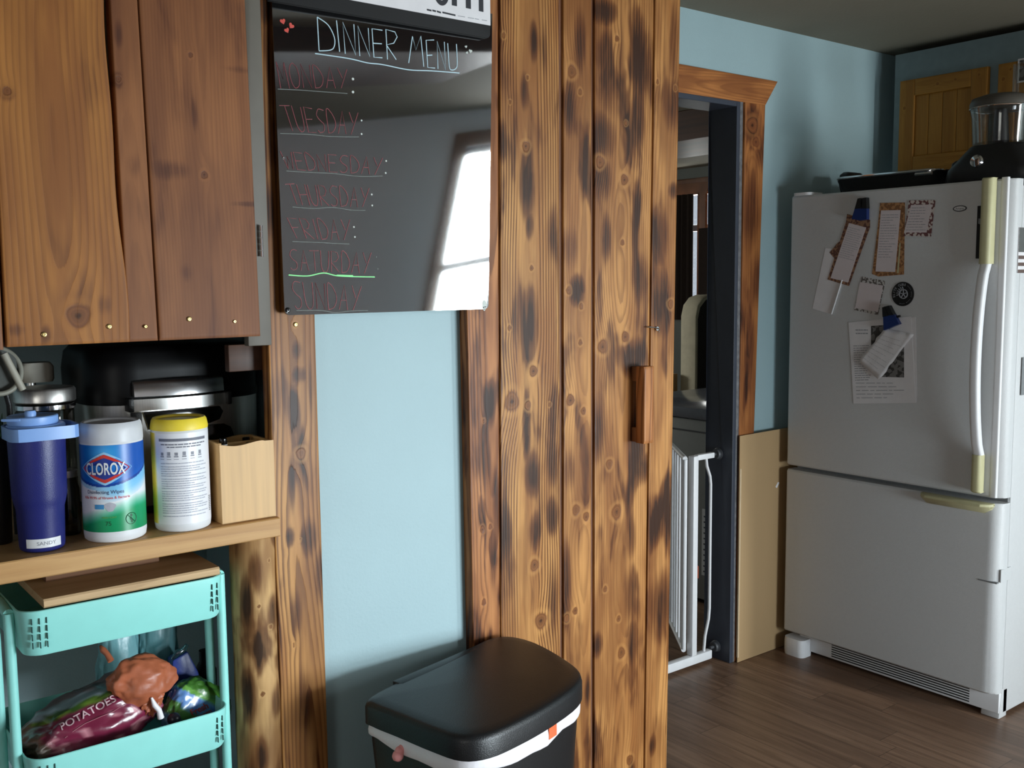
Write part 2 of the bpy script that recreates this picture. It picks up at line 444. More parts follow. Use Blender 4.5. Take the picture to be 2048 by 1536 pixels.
M['log'] = grain_mat('torched_log', (206, 166, 112), (160, 114, 70), (100, 62, 34), (40, 24, 14), freq=90, line=.5, rough=.6, patch=1.2)
M['board_lt'] = grain_mat('cutting_board_wood', (214, 182, 140), (194, 160, 120), (140, 106, 74), (100, 70, 50), freq=180, line=.3, rough=.6, patch=.1)

def pane_mat():
    m = bpy.data.materials.new('window_glass'); m.use_nodes = True; nt = m.node_tree; n = N(nt)
    out = nt.nodes['Material Output']; nt.nodes.remove(nt.nodes['Principled BSDF'])
    t = n.node('ShaderNodeBsdfTransparent'); t.inputs[0].default_value = (.94, .96, .96, 1)
    g = n.node('ShaderNodeBsdfGlossy'); g.inputs['Roughness'].default_value = .02
    mx = n.node('ShaderNodeMixShader'); mx.inputs[0].default_value = .06
    nt.links.new(t.outputs[0], mx.inputs[1]); nt.links.new(g.outputs[0], mx.inputs[2]); nt.links.new(mx.outputs[0], out.inputs[0])
    return m
M['pane'] = pane_mat()
def clear_mat(name, tint, f=.12, rough=.05):
    m = bpy.data.materials.new(name); m.use_nodes = True; nt = m.node_tree; n = N(nt)
    out = nt.nodes['Material Output']; nt.nodes.remove(nt.nodes['Principled BSDF'])
    t = n.node('ShaderNodeBsdfTransparent'); t.inputs[0].default_value = tint+(1,)
    g = n.node('ShaderNodeBsdfGlossy'); g.inputs['Roughness'].default_value = rough
    fr = n.node('ShaderNodeFresnel'); fr.inputs[0].default_value = 1.5
    mx = n.node('ShaderNodeMixShader'); nt.links.new(n.m('ADD', n.m('MULTIPLY', fr.outputs[0], .45), f), mx.inputs[0])
    nt.links.new(t.outputs[0], mx.inputs[1]); nt.links.new(g.outputs[0], mx.inputs[2]); nt.links.new(mx.outputs[0], out.inputs[0])
    return m
M['clear'] = clear_mat('clear_plastic', (.88, .89, .88), .02, .08)
M['jar_glass'] = clear_mat('dark_jar_glass', (.35, .34, .30), .06)
M['film'] = clear_mat('teal_plastic_film', (.45, .68, .70), .16, .25)

def floor_mat():
    m = bpy.data.materials.new('laminate_floor'); m.use_nodes = True; nt = m.node_tree; b = nt.nodes['Principled BSDF']; n = N(nt)
    tc = n.node('ShaderNodeTexCoord'); sp = n.node('ShaderNodeSeparateXYZ'); nt.links.new(tc.outputs['Object'], sp.inputs[0])
    X, Y = sp.outputs[0], sp.outputs[1]
    row = n.m('FLOOR', n.m('DIVIDE', X, .096))
    wn = n.node('ShaderNodeTexWhiteNoise', noise_dimensions='1D'); n.inp(wn.inputs['W'], row)
    yy = n.m('ADD', Y, n.m('MULTIPLY', wn.outputs['Value'], 1.1))
    cellf = n.m('FLOOR', n.m('DIVIDE', yy, .62))
    cid = n.m('ADD', n.m('MULTIPLY', row, 7.31), n.m('MULTIPLY', cellf, 3.77))
    w2 = n.node('ShaderNodeTexWhiteNoise', noise_dimensions='1D'); n.inp(w2.inputs['W'], cid)
    cb = n.node('ShaderNodeCombineXYZ'); n.inp(cb.inputs[0], n.m('MULTIPLY', X, 38)); n.inp(cb.inputs[1], n.m('MULTIPLY', Y, 2.4)); n.inp(cb.inputs[2], cid)
    g1 = n.noise(cb.outputs[0], 1, 5, .6, .6)
    col = n.mix(n.ss(g1, .3, .72), lin((142, 112, 90)), lin((106, 80, 62)))
    col = n.mix(n.m('MULTIPLY', w2.outputs['Value'], .45), col, lin((84, 62, 48)))
    fx = n.m('FRACT', n.m('DIVIDE', X, .096)); fy = n.m('FRACT', n.m('DIVIDE', yy, .62))
    seam = n.m('MAXIMUM', n.m('GREATER_THAN', fx, .978), n.m('GREATER_THAN', fy, .9965))
    col = n.mix(n.m('MULTIPLY', seam, .6), col, lin((38, 28, 22)))
    n.inp(b.inputs['Base Color'], col); b.inputs['Roughness'].default_value = .38; b.inputs['Specular IOR Level'].default_value = .35
    bp = n.node('ShaderNodeBump'); bp.inputs['Strength'].default_value = .3; bp.inputs['Distance'].default_value = .001
    n.inp(bp.inputs['Height'], n.m('SUBTRACT', n.m('MULTIPLY', g1, .3), seam)); n.inp(b.inputs['Normal'], bp.outputs[0])
    return m
M['floor'] = floor_mat()

# ================================================================ THE SETTING
CEIL = 2.287; WB = 2.357; WBT = .10; XR = 3.99; XL = -1.70; XF = 6.0
PY = 1.76                    # front of the torched boards
def struct(name, mb, m, label, bevel=0, smooth=0):
    o = mb.build(name, m, bevel=bevel, smooth=smooth); tag(o, label, kind='structure'); return o
struct('floor', MB().box(XL, XF+.1, BACK-.1, 7.1, -.06, 0), M['floor'], 'brown wood laminate floor running from the kitchen into the next room')
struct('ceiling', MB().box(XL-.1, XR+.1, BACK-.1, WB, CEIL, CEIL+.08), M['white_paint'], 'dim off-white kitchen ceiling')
# doorway wall (with the opening), seen right of the torched boards
DX0, DX1, DZ = 1.95, 2.84, 2.008
b = MB(); b.box(XL, DX0, WB, WB+WBT, 0, CEIL); b.box(DX1, XR, WB, WB+WBT, 0, CEIL); b.box(DX0, DX1, WB, WB+WBT, DZ, CEIL)
struct('wall_front', b, M['blue'], 'blue-green wall holding the wood-cased doorway beside the fridge')
struct('wall_right', MB().box(XR, XR+.1, BACK, WB+WBT, 0, CEIL), M['blue'], 'blue-grey wall behind the fridge, under the ceiling corner')
# back wall with window, behind the camera
WX0, WX1, WZ0, WZ1 = 3.45, 3.93, .42, 2.09
QX0, QX1, QZ0, QZ1 = 1.72, 2.80, .30, 1.06
b = MB(); b.box(XL, QX0, BACK-.1, BACK, 0, CEIL); b.box(QX0, QX1, BACK-.1, BACK, 0, QZ0); b.box(QX0, QX1, BACK-.1, BACK, QZ1, CEIL); b.box(QX1, WX0, BACK-.1, BACK, 0, CEIL); b.box(WX1, XR, BACK-.1, BACK, 0, CEIL); b.box(WX0, WX1, BACK-.1, BACK, 0, WZ0); b.box(WX0, WX1, BACK-.1, BACK, WZ1, CEIL)
struct('wall_back', b, M['back_paint'], 'pale grey wall with a window, seen mirrored in the dark menu board')
LY0, LY1, LZ0, LZ1 = -.85, .15, .95, 1.95
b = MB(); b.box(XL-.1, XL, BACK, LY0, 0, CEIL); b.box(XL-.1, XL, LY1, WB, 0, CEIL); b.box(XL-.1, XL, LY0, LY1, 0, LZ0); b.box(XL-.1, XL, LY0, LY1, LZ1, CEIL)
struct('wall_left', b, M['back_paint'], 'pale grey side wall with an added window left of the camera')
# thick painted wall between alcove and closet; its front is the light blue strip
struct('wall_niche', MB().box(.895, 1.262, 1.79, WB, 0, CEIL), M['blue'], 'light blue wall strip between torched pine post and torched boards')

def window(name, ax, x0, x1, z0, z1, pos, mid, label):
    w = empty(name, (0, 0, 0), label, 'window'); ORIGIN[w.name] = (0, 0, 0); w['kind'] = 'structure'
    def bx(mb, a0, a1, c0, c1, d0, d1):
        return mb.box(a0, a1, c0, c1, d0, d1) if ax == 'Y' else mb.box(c0, c1, a0, a1, d0, d1)
    s = 1 if pos[1] > 0 else -1; p = pos[0]
    fr = MB(); t = .045
    for a0, a1, d0, d1 in ((x0, x0+t, z0, z1), (x1-t, x1, z0, z1), (x0+t, x1-t, z0, z0+t), (x0+t, x1-t, z1-t, z1), (x0+t, x1-t, mid-.025, mid+.025)):
        bx(fr, a0, a1, p-s*.03, p-s*.07, d0, d1)
    fr.build('window_frame', M['navy_paint'], w, bevel=.003)
    c = MB(); k = .075
    for a0, a1, d0, d1 in ((x0-k, x0, z0-k, z1+k), (x1, x1+k, z0-k, z1+k), (x0, x1, z1, z1+k), (x0, x1, z0-k, z0)):
        bx(c, a0, a1, p+s*.0005, p+s*.02, d0, d1)
    c.build('window_casing', M['casing_plain'], w, bevel=.003)
    g = MB(); bx(g, x0+t, x1-t, p-s*.048, p-s*.052, z0+t, z1-t); g.build('window_pane', M['pane'], w)
    return w
M['casing_plain'] = mat('dark_window_casing', (120, 76, 44), .5, var=.2, scale=10)
window('window_1', 'Y', WX0, WX1, WZ0, WZ1, (BACK, 1), 1.42, 'tall two-pane window mirrored in the right edge of the menu board')
window('added_window_low', 'Y', QX0, QX1, QZ0, QZ1, (BACK, 1), .68, 'unseen low window added behind the camera to brighten the lower walls')
window('added_window_left', 'X', LY0, LY1, LZ0, LZ1, (XL, 1), 1.45, 'unseen small window added left of the camera to light the fridge front')

# room beyond the doorway
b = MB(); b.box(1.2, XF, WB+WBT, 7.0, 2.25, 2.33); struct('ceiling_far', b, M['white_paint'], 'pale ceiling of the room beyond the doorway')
FY0, FY1, FZ0, FZ1 = 5.20, 5.75, 1.20, 2.09
b = MB(); b.box(XF, XF+.1, WB, FY0, 0, 2.33); b.box(XF, XF+.1, FY1, 7.0, 0, 2.33); b.box(XF, XF+.1, FY0, FY1, 0, FZ0); b.box(XF, XF+.1, FY0, FY1, FZ1, 2.33)
struct('wall_far', b, M['far_paint'], 'grey wall with curtained window in the room beyond the doorway')
b = MB(); b.box(1.2, 2.0, 7.0, 7.1, 0, 2.33); b.box(3.2, XF, 7.0, 7.1, 0, 2.33); b.box(2.0, 3.2, 7.0, 7.1, 0, 1.0); b.box(2.0, 3.2, 7.0, 7.1, 2.0, 2.33)
window('added_window_far', 'Y', 2.0, 3.2, 1.0, 2.0, (7.0, -1), 1.5, 'unseen side window added to brighten the room beyond the doorway')
struct('wall_far_back', b, M['far_paint'], 'hidden back wall of the room beyond the doorway')
struct('wall_far_left', MB().box(1.1, 1.2, WB+WBT, 7.1, 0, 2.33), M['far_paint'], 'hidden left wall of the room beyond the doorway')
struct('wall_far_right', MB().box(XR, XF, WB, WB+WBT, 0, 2.33), M['far_paint'], 'near wall of the room beyond the doorway')
struct('trim_1', MB().box(3.93, 4.50, WB+WBT, 6.99, 2.10, 2.2495), M['dark_wood'], 'dark brown ceiling beam in the room beyond the doorway', bevel=.004)

struct('trim_5', MB().box(XL+.001, 2.45, -.22, .30, 2.205, CEIL-.0005), M['dark_wood'], 'dark ceiling beam seen mirrored behind the menu board title', bevel=.004)
# doorway lining (navy paint) and casing
b = MB(); b.box(DX1-.018, DX1, WB-.02, WB+WBT+.005, 0, DZ); b.box(DX0, DX0+.018, WB-.02, WB+WBT+.005, 0, DZ); b.box(DX0+.018, DX1-.018, WB-.02, WB+WBT+.005, DZ-.018, DZ)
j = struct('door_1', b, M['navy_paint'], 'dark navy painted door jamb lining the doorway', bevel=.002)
b = MB(); b.box(DX1, DX1+.016, WB-.020, WB-.0005, 0, DZ+.016); b.build('jamb_edge', M['chip_paint'], j, bevel=.003)

def pxline(p, q, Y): return line_x(p, q, Y)
def mper(x, y, Y): return (at(x+1, y, 'Y', Y)-at(x-1, y, 'Y', Y)).length/2, (at(x, y+1, 'Y', Y)-at(x, y-1, 'Y', Y)).length/2
def board(name, L, Rr, z0, z1, Y, th, m, parent=None, knots=(), marks=(), seed=1, **kw):
    """upright board; L and Rr are pixel pairs its edges pass through"""
    fl, fr = (line_x(*L, Y) if isinstance(L, tuple) else L), (line_x(*Rr, Y) if isinstance(Rr, tuple) else Rr)
    BL, BR, TR, TL = (fl(z0), Y, z0), (fr(z0), Y, z0), (fr(z1), Y, z1), (fl(z1), Y, z1)
    ks = []; ms = []
    for (x, y, r) in knots:
        p = at(x, y, 'Y', Y); a, c = mper(x, y, Y); ks.append((p.x-fl(p.z), p.z-z0, r*a*1.05))
    for (x, y, rx, ry, s_) in marks:
        p = at(x, y, 'Y', Y); a, c = mper(x, y, Y); ms.append((p.x-fl(p.z), p.z-z0, rx*a*1.25, ry*c*1.25, s_))
    return plank(name, (BL, BR, TR, TL), (0, th, 0), m, parent, seed=seed, nu=kw.pop('nu', 30), nw=kw.pop('nw', 260), knots=ks, marks=ms, **kw)

# door casing: right leg and flared head
tr = empty('trim_2', (0, 0, 0), 'stained wood doorway casing with flared head board', 'door casing'); tr['kind'] = 'structure'; ORIGIN[tr.name] = (0, 0, 0)
yc = WB-.022
board('side_casing', ((1491, 205), (1470, 1290)), ((1531, 210), (1508, 870)), .001, 2.010, yc, .0215, M['casing'], tr, seed=21, marks=((1502, 250, 10, 30, .9), (1520, 300, 8, 30, .7), (1500, 420, 10, 60, .6), (1510, 560, 12, 40, .5), (1496, 700, 8, 60, .6)), knots=((1508, 284, 5), (1502, 250, 8)))
hb = [at(*p, 'Y', yc) for p in ((1300, 183), (1531, 211), (1556, 163), (1300, 116))]
hz0, hz1 = hb[1].z, hb[2].z
face = [(1.86, yc, hz0), (hb[1].x, yc, hz0), (hb[2].x, yc, hz1), (1.83, yc, hz1)]
BLh = Vector(face[0])
plank('head_casing', (face[1], face[2], face[3], face[0]), (0, .0215, 0), M['casing'], tr, seed=33, nu=16, nw=200)

# torched post left of the light blue strip (wall trim)
t3 = board('trim_3', ((513, 0), (566, 1536)), ((625, 480), (657, 1536)), .0, 2.286, PY, .0298, M['burnt2'], seed=5, amp=.6,
      knots=((591, 649, 4), (602, 907, 9), (600, 1080, 3), (572, 1105, 3), (588, 1290, 4)),
      marks=((595, 700, 7, 14, .6), (599, 750, 9, 12, .7), (589, 820, 8, 26, .95), (620, 770, 5, 40, .5), (619, 1075, 12, 26, .6), (580, 1075, 7, 14, .7), (590, 1228, 9, 34, .6), (534, 17, 10, 24, .9), (540, 110, 6, 60, .6), (524, 300, 6, 60, .6), (540, 420, 6, 40, .7), (640, 1150, 8, 40, .5), (610, 1400, 12, 50, .5), (584, 960, 5, 40, .6)))
tag(t3, 'torched pine post with round screw head left of the light blue wall strip', kind='structure')
def screw(p, nrm, r, parent, m='brass'):
    b = MB(); pr = [(r*.45, -.0012), (r*.5, -.0002), (r, -.0002), (r, .0012), (r*.96, .0018), (r*.45, .0018), (r*.4, .0006), (.0001, .0006)]
    b2 = MB().lathe([(r, -.001), (r, .0010), (r*.75, .0016), (r*.42, .0016), (r*.38, .0002), (.00001, .0002)], (0, 0, 0), 16)
    q = Vector(nrm).to_track_quat('Z', 'Y')
    b2.v = [tuple(Vector(p)+q @ Vector(v)) for v in b2.v]
    return b2.build('screw_head', M[m], parent)
p = at(591, 649, 'Y', PY); screw(p-Vector((0, .0006, 0)), (0, -1, 0), .0045, t3)

# ================================================================ TORCHED CLOSET
cl = thing('closet', (1.55, PY, 0), 'tall closet clad in torched pine boards right of the menu board', 'closet')
M['grooved'] = mat('dark_groove_wood', (104, 62, 34), .6, var=.2, scale=20)
x_l = line_x((934, 625), (947, 1285), PY)
Z1 = 2.286
board('side_board', ((934, 625), (947, 1285)), ((996, 0), (1001, 1536)), .0, Z1, PY, .028, M['burnt3'], cl, seed=11,
      knots=((966, 1059, 5), (983, 1053, 4), (970, 1204, 5), (968, 841, 3)),
      marks=((980, 810, 8, 34, .9), (970, 911, 10, 50, .6), (995, 1002, 6, 44, .7), (965, 1033, 7, 24, .6), (986, 1330, 8, 40, .5), (950, 700, 7, 30, .3), (990, 1120, 6, 50, .6)))
body = MB(); body.box(1.268, 1.286, PY+.0285, WB-.001, 0, Z1); body.box(1.80, 1.818, PY+.0285, WB-.001, 0, Z1); body.box(1.286, 1.80, PY+.40, PY+.41, 0, Z1)
body.build('carcass', M['dark_wood'], cl)
# fixed boards with tongue grooves, then the door board, then the latch-side board
def strong(u, w, c):  return np.clip(c*.35+.75*(np.abs(u-.45) > .17), 0, 1.1)
board('face_board', ((1000, 0), (1003, 1536)), ((1118, 0), (1121, 1536)), .0, Z1, PY-.004, .030, M['burnt2'], cl, seed=2, nu=44, nw=320, amp=.9, contrast=strong, pith=.47,
      knots=((1008, 71, 4), (1053, 293, 7), (1057, 155, 3), (1021, 204, 3), (1064, 536, 4), (1067, 742, 8), (1019, 656, 4), (1024, 803, 14), (1056, 811, 6), (1099, 809, 3), (1068, 1131, 8), (1080, 1242, 11)),
      marks=((1069, 84, 7, 28, 1), (1050, 183, 6, 26, .8), (1055, 366, 11, 52, 1.05), (1060, 450, 6, 22, .8), (1060, 653, 10, 54, 1.1), (1004, 282, 7, 28, .7), (1053, 861, 6, 46, 1.1), (1064, 947, 11, 32, 1.), (1104, 1033, 8, 26, .9), (1104, 927, 9, 30, .6), (1068, 1063, 8, 26, .7), (1013, 1063, 7, 32, .7), (1108, 470, 8, 40, .5), (1092, 100, 6, 40, .4), (1103, 1200, 8, 60, .5)))
board('face_board', ((1127, 0), (1128, 1536)), ((1183, 0), (1182, 1536)), .0, Z1, PY-.004, .030, M['burnt'], cl, seed=3,
      knots=((1144, 143, 8), (1161, 184, 4), (1137, 581, 5), (1163, 613, 4), (1161, 685, 4), (1141, 800, 8), (1167, 822, 5), (1152, 1020, 7), (1172, 1033, 6), (1133, 1237, 5), (1150, 1222, 5)),
      marks=((1160, 84, 9, 44, .7), (1140, 213, 9, 40, .9), (1141, 495, 12, 32, .5), (1154, 581, 11, 22, 1.1), (1132, 1164, 7, 60, 1.), (1174, 1381, 4, 24, .9), (1165, 340, 6, 50, .5), (1172, 950, 6, 50, .6), (1140, 940, 8, 30, .5)))
g = MB()
fa, fb = line_x((1116, 0), (1119, 1536), PY), line_x((1129, 0), (1130, 1536), PY)
fc, fd = line_x((1181, 0), (1180, 1536), PY), line_x((1192, 0), (1191, 1536), PY)
for a, c in ((fa, fb), (fc, fd)):
    g.prism([(a(0), PY+.003, 0), (c(0), PY+.003, 0), (c(Z1), PY+.003, Z1), (a(Z1), PY+.003, Z1)], (0, .02, 0))
g.build('groove_strip', M['grooved'], cl)
dr = board('door', ((1190, 0), (1189, 1536)), ((1308, 0), (1287, 1536)), .0, Z1, PY-.004, .030, M['burnt'], cl, seed=4, nu=44, nw=320,
      knots=((1232, 77, 4), (1247, 359, 7), (1200, 324, 7), (1250, 246, 3), (1250, 673, 7), (1205, 693, 9), (1244, 485, 4), (1219, 928, 6), (1234, 1024, 9), (1211, 1178, 4), (1245, 1305, 7), (1239, 1237, 4), (1263, 1518, 6)),
      marks=((1202, 20, 20, 18, 1.1), (1200, 272, 20, 34, .9), (1217, 163, 15, 60, .5), (1205, 356, 11, 32, .9), (1212, 475, 7, 34, .8), (1277, 99, 14, 50, .6), (1269, 267, 10, 44, .6), (1272, 410, 6, 34, .6), (1266, 716, 18, 26, 1.15), (1281, 559, 12, 34, .6), (1195, 861, 12, 44, .9), (1273, 890, 12, 50, 1.1), (1260, 1073, 10, 34, .6), (1263, 1190, 10, 44, .6), (1283, 937, 15, 22, .8), (1265, 1285, 8, 34, .7), (1195, 1290, 8, 18, .9), (1240, 150, 6, 80, .4)))
board('jamb_board', ((1311, 0), (1290, 1536)), ((1361, 0), (1333, 1536)), .0, Z1, PY-.001, .027, M['burnt'], cl, seed=9, amp=.35, pith=.5,
      knots=((1315, 163, 3), (1350, 176, 3), (1341, 608, 5)),
      marks=((1346, 208, 14, 38, .7), (1346, 381, 7, 12, .9), (1321, 470, 12, 36, .7), (1319, 609, 16, 42, 1.), (1334, 1012, 10, 44, .7), (1308, 1043, 10, 38, .7), (1323, 1214, 18, 48, .8), (1306, 1492, 5, 14, .9), (1346, 90, 6, 60, .5)))
# block handle: two feet and a grip bar
def pyx(x, y, Y): return at(x, y, 'Y', Y)
hy = PY-.004
a = pyx(1289, 734, hy-.045); c = pyx(1290, 888, hy-.045)
grip = plank('handle', ((a.x, hy-.045, c.z), (a.x+.033, hy-.045, c.z), (a.x+.033, hy-.045, a.z), (a.x, hy-.045, a.z)), (0, .028, 0), M['burnt3'], dr, seed=13, nu=8, nw=40, bevel=.002)
for z in (a.z-.019, c.z+.019):
    MB().box(a.x+.001, a.x+.032, hy-.0175, hy, z-.018, z+.018).build('handle_foot', M['casing_plain'], grip, bevel=.002)
# hook-and-eye latch
p0 = pyx(1290, 654, hy); p1 = pyx(1314, 657, hy)
b = MB().tube([p0+Vector((0, .006, 0)), p0+Vector((0, -.006, 0)), p0+Vector((.004, -.010, 0)), (p0+p1)/2+Vector((0, -.010, .001)), p1+Vector((-.003, -.010, 0)), p1+Vector((0, -.008, -.002)), p1+Vector((.001, -.006, -.009))], .0014, 8)
b.tube([p1+Vector((0, .004, 0)), p1+Vector((0, -.006, 0))], .0016, 8)
b.lathe([(.005, -.001), (.005, .001), (.003, .002)], p1+Vector((0, -.001, 0)), 14, 'Y')
b.build('hook_latch', M['chrome'], dr)

# ================================================================ MENU BOARD
mz0 = at(780, 624, 'Y', 1.742).z; mz1 = 1.952
mx0 = at(567, 627, 'Y', 1.742).x; mx1 = at(980, 622, 'Y', 1.742).x
mxt0 = at(546, 8, 'Y', 1.742).x; mxt1 = at(982, 70, 'Y', 1.742).x
BW = mx1-mx0
def by(x, z):                                  # the sheet is bowed and a little twisted between its screws
    s = (x-mx0)/BW; t = (z-mz0)/(mz1-mz0)
    return 1.742 - BOW*math.sin(math.pi*min(max(s, 0), 1)) - TWIST*(s-.5)*(t-.5) - BOWZ*math.sin(math.pi*min(max(t, 0), 1))
BOW, TWIST, BOWZ = .0, .021, .0
mb = empty('menu_board', (mx0, 1.742, mz0), 'glossy dark dinner menu board with handwritten weekdays', 'menu board'); ORIGIN[mb.name] = (mx0, 1.742, mz0)
def rr_profile(s):  # rounded corners via clamp
    return s
nx, nz = 30, 40
pts = []
rad = .010
def board_pt(u, v):
    xa = mx0 + (mxt0-mx0)*v; xb = mx1 + (mxt1-mx1)*v
    x = xa+(xb-xa)*u; z = mz0+(mz1-mz0)*v
    # pull the corner points in on an arc
    for cx, cz, sx, sz in ((xa+rad, mz0+rad, -1, -1), (xb-rad, mz0+rad, 1, -1)):
        dx, dz = (x-cx)*sx, (z-cz)*sz
        if dx > 0 and dz > 0:
            m_ = max(dx, dz); l = math.hypot(dx, dz)
            x = cx+sx*dx*m_/l; z = cz+sz*dz*m_/l
    return x, z
us = sorted(set([0, .25*rad/BW, .5*rad/BW, .75*rad/BW, rad/BW] + list(np.linspace(rad/BW, 1-rad/BW, nx)) + [1-rad/BW, 1-.75*rad/BW, 1-.5*rad/BW, 1-.25*rad/BW, 1]))
H_ = mz1-mz0
vs_ = sorted(set([0, .25*rad/H_, .5*rad/H_, .75*rad/H_, rad/H_] + list(np.linspace(rad/H_, 1, nz))))
front = []; F = []
for v in vs_:
    for u in us:
        x, z = board_pt(u, v); front.append((x, by(x, z), z))
nu_ = len(us); nv_ = len(vs_)
for i in range(nv_-1):
    for j in range(nu_-1):
        q = i*nu_+j; F.append((q, q+1, q+nu_+1, q+nu_))
loop = list(range(nu_)) + [i*nu_+nu_-1 for i in range(1, nv_)] + [(nv_-1)*nu_+j for j in range(nu_-2, -1, -1)] + [i*nu_ for i in range(nv_-2, 0, -1)]
n0 = len(front); V = front+[(front[q][0], front[q][1]+.004, front[q][2]) for q in loop]
for i in range(len(loop)): F.append((loop[i], n0+i, n0+(i+1) % len(loop), loop[(i+1) % len(loop)]))
F.append(tuple(n0+i for i in range(len(loop)-1, -1, -1)))
M['menu'] = mat('dark_mirror_acrylic', (24, 24, 25), .035, ior=4.0, var=.05, scale=8, coat=0)
b = MB(); b.v = V; b.f = F; b.build('panel', M['menu'], mb, smooth=30)

def bstroke(pts, r, mb_):
    P = []
    for x, y in pts:
        p = at(x, y, 'Y', 1.742); P.append(Vector((p.x, by(p.x, p.z)-.0006, p.z)))
    mb_.tube(P, r, 6, flat=(0, 1, 0))
def bez(pts, k=5):
    """smooth polyline through points (Catmull-Rom)"""
    if len(pts) < 3: return pts
    out = []
    P = [pts[0]]+list(pts)+[pts[-1]]
    for i in range(1, len(P)-2):
        for j in range(k):
            t = j/k; a, b_, c, d = P[i-1], P[i], P[i+1], P[i+2]
            out.append(tuple(.5*((2*b_[q])+(-a[q]+c[q])*t+(2*a[q]-5*b_[q]+4*c[q]-d[q])*t*t+(-a[q]+3*b_[q]-3*c[q]+d[q])*t**3) for q in range(2)))
    out.append(tuple(pts[-1])); return out
M['chalk_blue'] = mat('pale_blue_marker', (186, 214, 224), .7)
M['chalk_white'] = mat('white_marker', (200, 206, 200), .7)
M['chalk_dim'] = mat('thin_grey_marker', (112, 118, 114), .7)
M['chalk_red'] = mat('dark_red_marker', (124, 50, 56), .6, var=.3, scale=90)
M['chalk_green'] = mat('green_marker', (140, 236, 150), .6)
M['heart_red'] = mat('red_heart_sticker', (206, 74, 62), .5)
S4 = 4.452
def T(p): return (540+p[0]/S4, p[1]/S4)
title = [[(425,150),(440,450)],[(425,150),(520,220),(575,330),(575,410),(540,445),(440,452)],[(595,180),(622,460)],[(672,478),(650,195),(765,490),(748,215)],
 [(800,498),(783,230),(890,505),(875,250)],[(1000,270),(908,255),(925,510),(1000,515)],[(915,385),(995,390)],[(1045,530),(1030,262),(1110,285),(1130,330),(1100,385),(1035,400),(1122,532)],
 [(1232,562),(1265,325),(1295,445),(1338,322),(1365,595)],[(1455,358),(1385,360),(1400,602),(1465,608)],[(1392,495),(1440,492)],[(1490,615),(1482,370),(1558,625),(1545,375)],
 [(1575,388),(1590,590),(1612,625),(1650,610),(1660,560),(1652,395)]]
b = MB()
for s_ in title:
    curved = len(s_) > 4 and s_[0] not in ((1045,530),(1232,562))
    bstroke([T(q) for q in (bez(s_) if curved else s_)], .00105, b)
bstroke([T(q) for q in bez([(405,475),(700,520),(870,560),(1000,575),(1230,622),(1430,632),(1680,652)])], .0011, b)
o = b.build('title_lettering', M['chalk_blue'], mb); o['label'] = 'pale blue handwritten DINNER MENU, underlined'
days = [('MONDAY', (551,122), (694,138), (562,176), (694,176), [(556,178),(600,180),(640,183),(695,187)], (706,158), (706,184), 4.2),
 ('TUESDAY', (560,209), (716,226), (577,262), (712,269), [(560,267),(620,269),(660,273),(718,274)], (723,241), (723,268), 3),
 ('WEDNESDAY', (562,303), (765,316), (573,338), (760,350), [(572,342),(620,345),(665,347),(720,353),(765,352)], (772,322), (771,346), 3),
 ('THURSDAY', (570,367), (738,376), (585,409), (734,415), [(584,414),(625,417),(665,415),(700,420),(730,421)], (743,389), (744,411), 3),
 ('FRIDAY', (573,436), (699,440), (592,477), (697,481), [(583,483),(635,485),(670,487),(698,488)], (707,454), (709,474), 3),
 ('SATURDAY', (575,499), (742,505), (580,540), (738,548), None, (752,514), (755,538), 2),
 ('SUNDAY', (578,562), (722,572), (588,617), (716,620), [(590,621),(640,621),(668,625),(700,622),(735,621)], None, None, 0)]
rnd = random.Random(4)
for w, tl, trr, bl, br, ul, d0, d1, dr_ in days:
    n = len(w); b = MB()
    wd = [(.35 if c == 'I' else 1.0) for c in w]; tot = sum(wd)+.30*(n-1); acc = 0
    for c, wi in zip(w, wd):
        for s_ in STROKES[c]:
            pl = s_
            if c in 'OUSD': pl = bez(s_, 4)
            q = []
            for (u, v) in pl:
                uu = (acc+u*wi)/tot; v2 = v+rnd.uniform(-.015, .015)
                x = (bl[0]+(br[0]-bl[0])*uu)*(1-v2)+(tl[0]+(trr[0]-tl[0])*uu)*v2
                y = (bl[1]+(br[1]-bl[1])*uu)*(1-v2)+(tl[1]+(trr[1]-tl[1])*uu)*v2
                q.append((x, y))
            bstroke(q, .00075, b)
        acc += wi+.30
    o = b.build('day_lettering', M['chalk_red'], mb); o['label'] = 'dark red handwritten ' + w
    if ul:
        b = MB(); bstroke(bez(ul), .0007, b); b.build('underline', M['chalk_dim'], mb)
    if d0:
        for d in (d0, d1):
            b = MB(); p = at(*d, 'Y', 1.742); b.lathe([(.0013*dr_/2.2, -.0002), (.0013*dr_/2.2, -.0008), (.0001, -.0011)], (p.x, by(p.x, p.z), p.z), 12, 'Y')
            b.build('marker_dot', M['chalk_white'] if dr_ > 2 else M['chalk_dim'], mb)
b = MB(); bstroke(bez([(575,550),(613,552),(646,546),(677,552),(749,554)]), .0012, b); bstroke([(672,551),(705,552)], .0019, b)
o = b.build('underline', M['chalk_green'], mb); o['label'] = 'bright green wavy underline'
def heart(x, y, sc, ang, m, nm):
    pts = []
    for k in range(18):
        t = 2*math.pi*k/18; hx = 16*math.sin(t)**3/16; hy = (13*math.cos(t)-5*math.cos(2*t)-2*math.cos(3*t)-math.cos(4*t))/16
        c, s = math.cos(ang), math.sin(ang); pts.append((hx*c-hy*s, hx*s+hy*c))
    p = at(x, y, 'Y', 1.742); Y = by(p.x, p.z)-.0008
    MB().prism([(p.x+a*sc, Y, p.z+c_*sc) for a, c_ in pts], (0, .0006, 0)).build(nm, m, mb)
for x, y, s_, a in ((567, 42, .0055, .3), (584, 51, .0055, -.6), (575, 60, .005, .5)): heart(x, y, s_, a, M['heart_red'], 'heart_drawing')
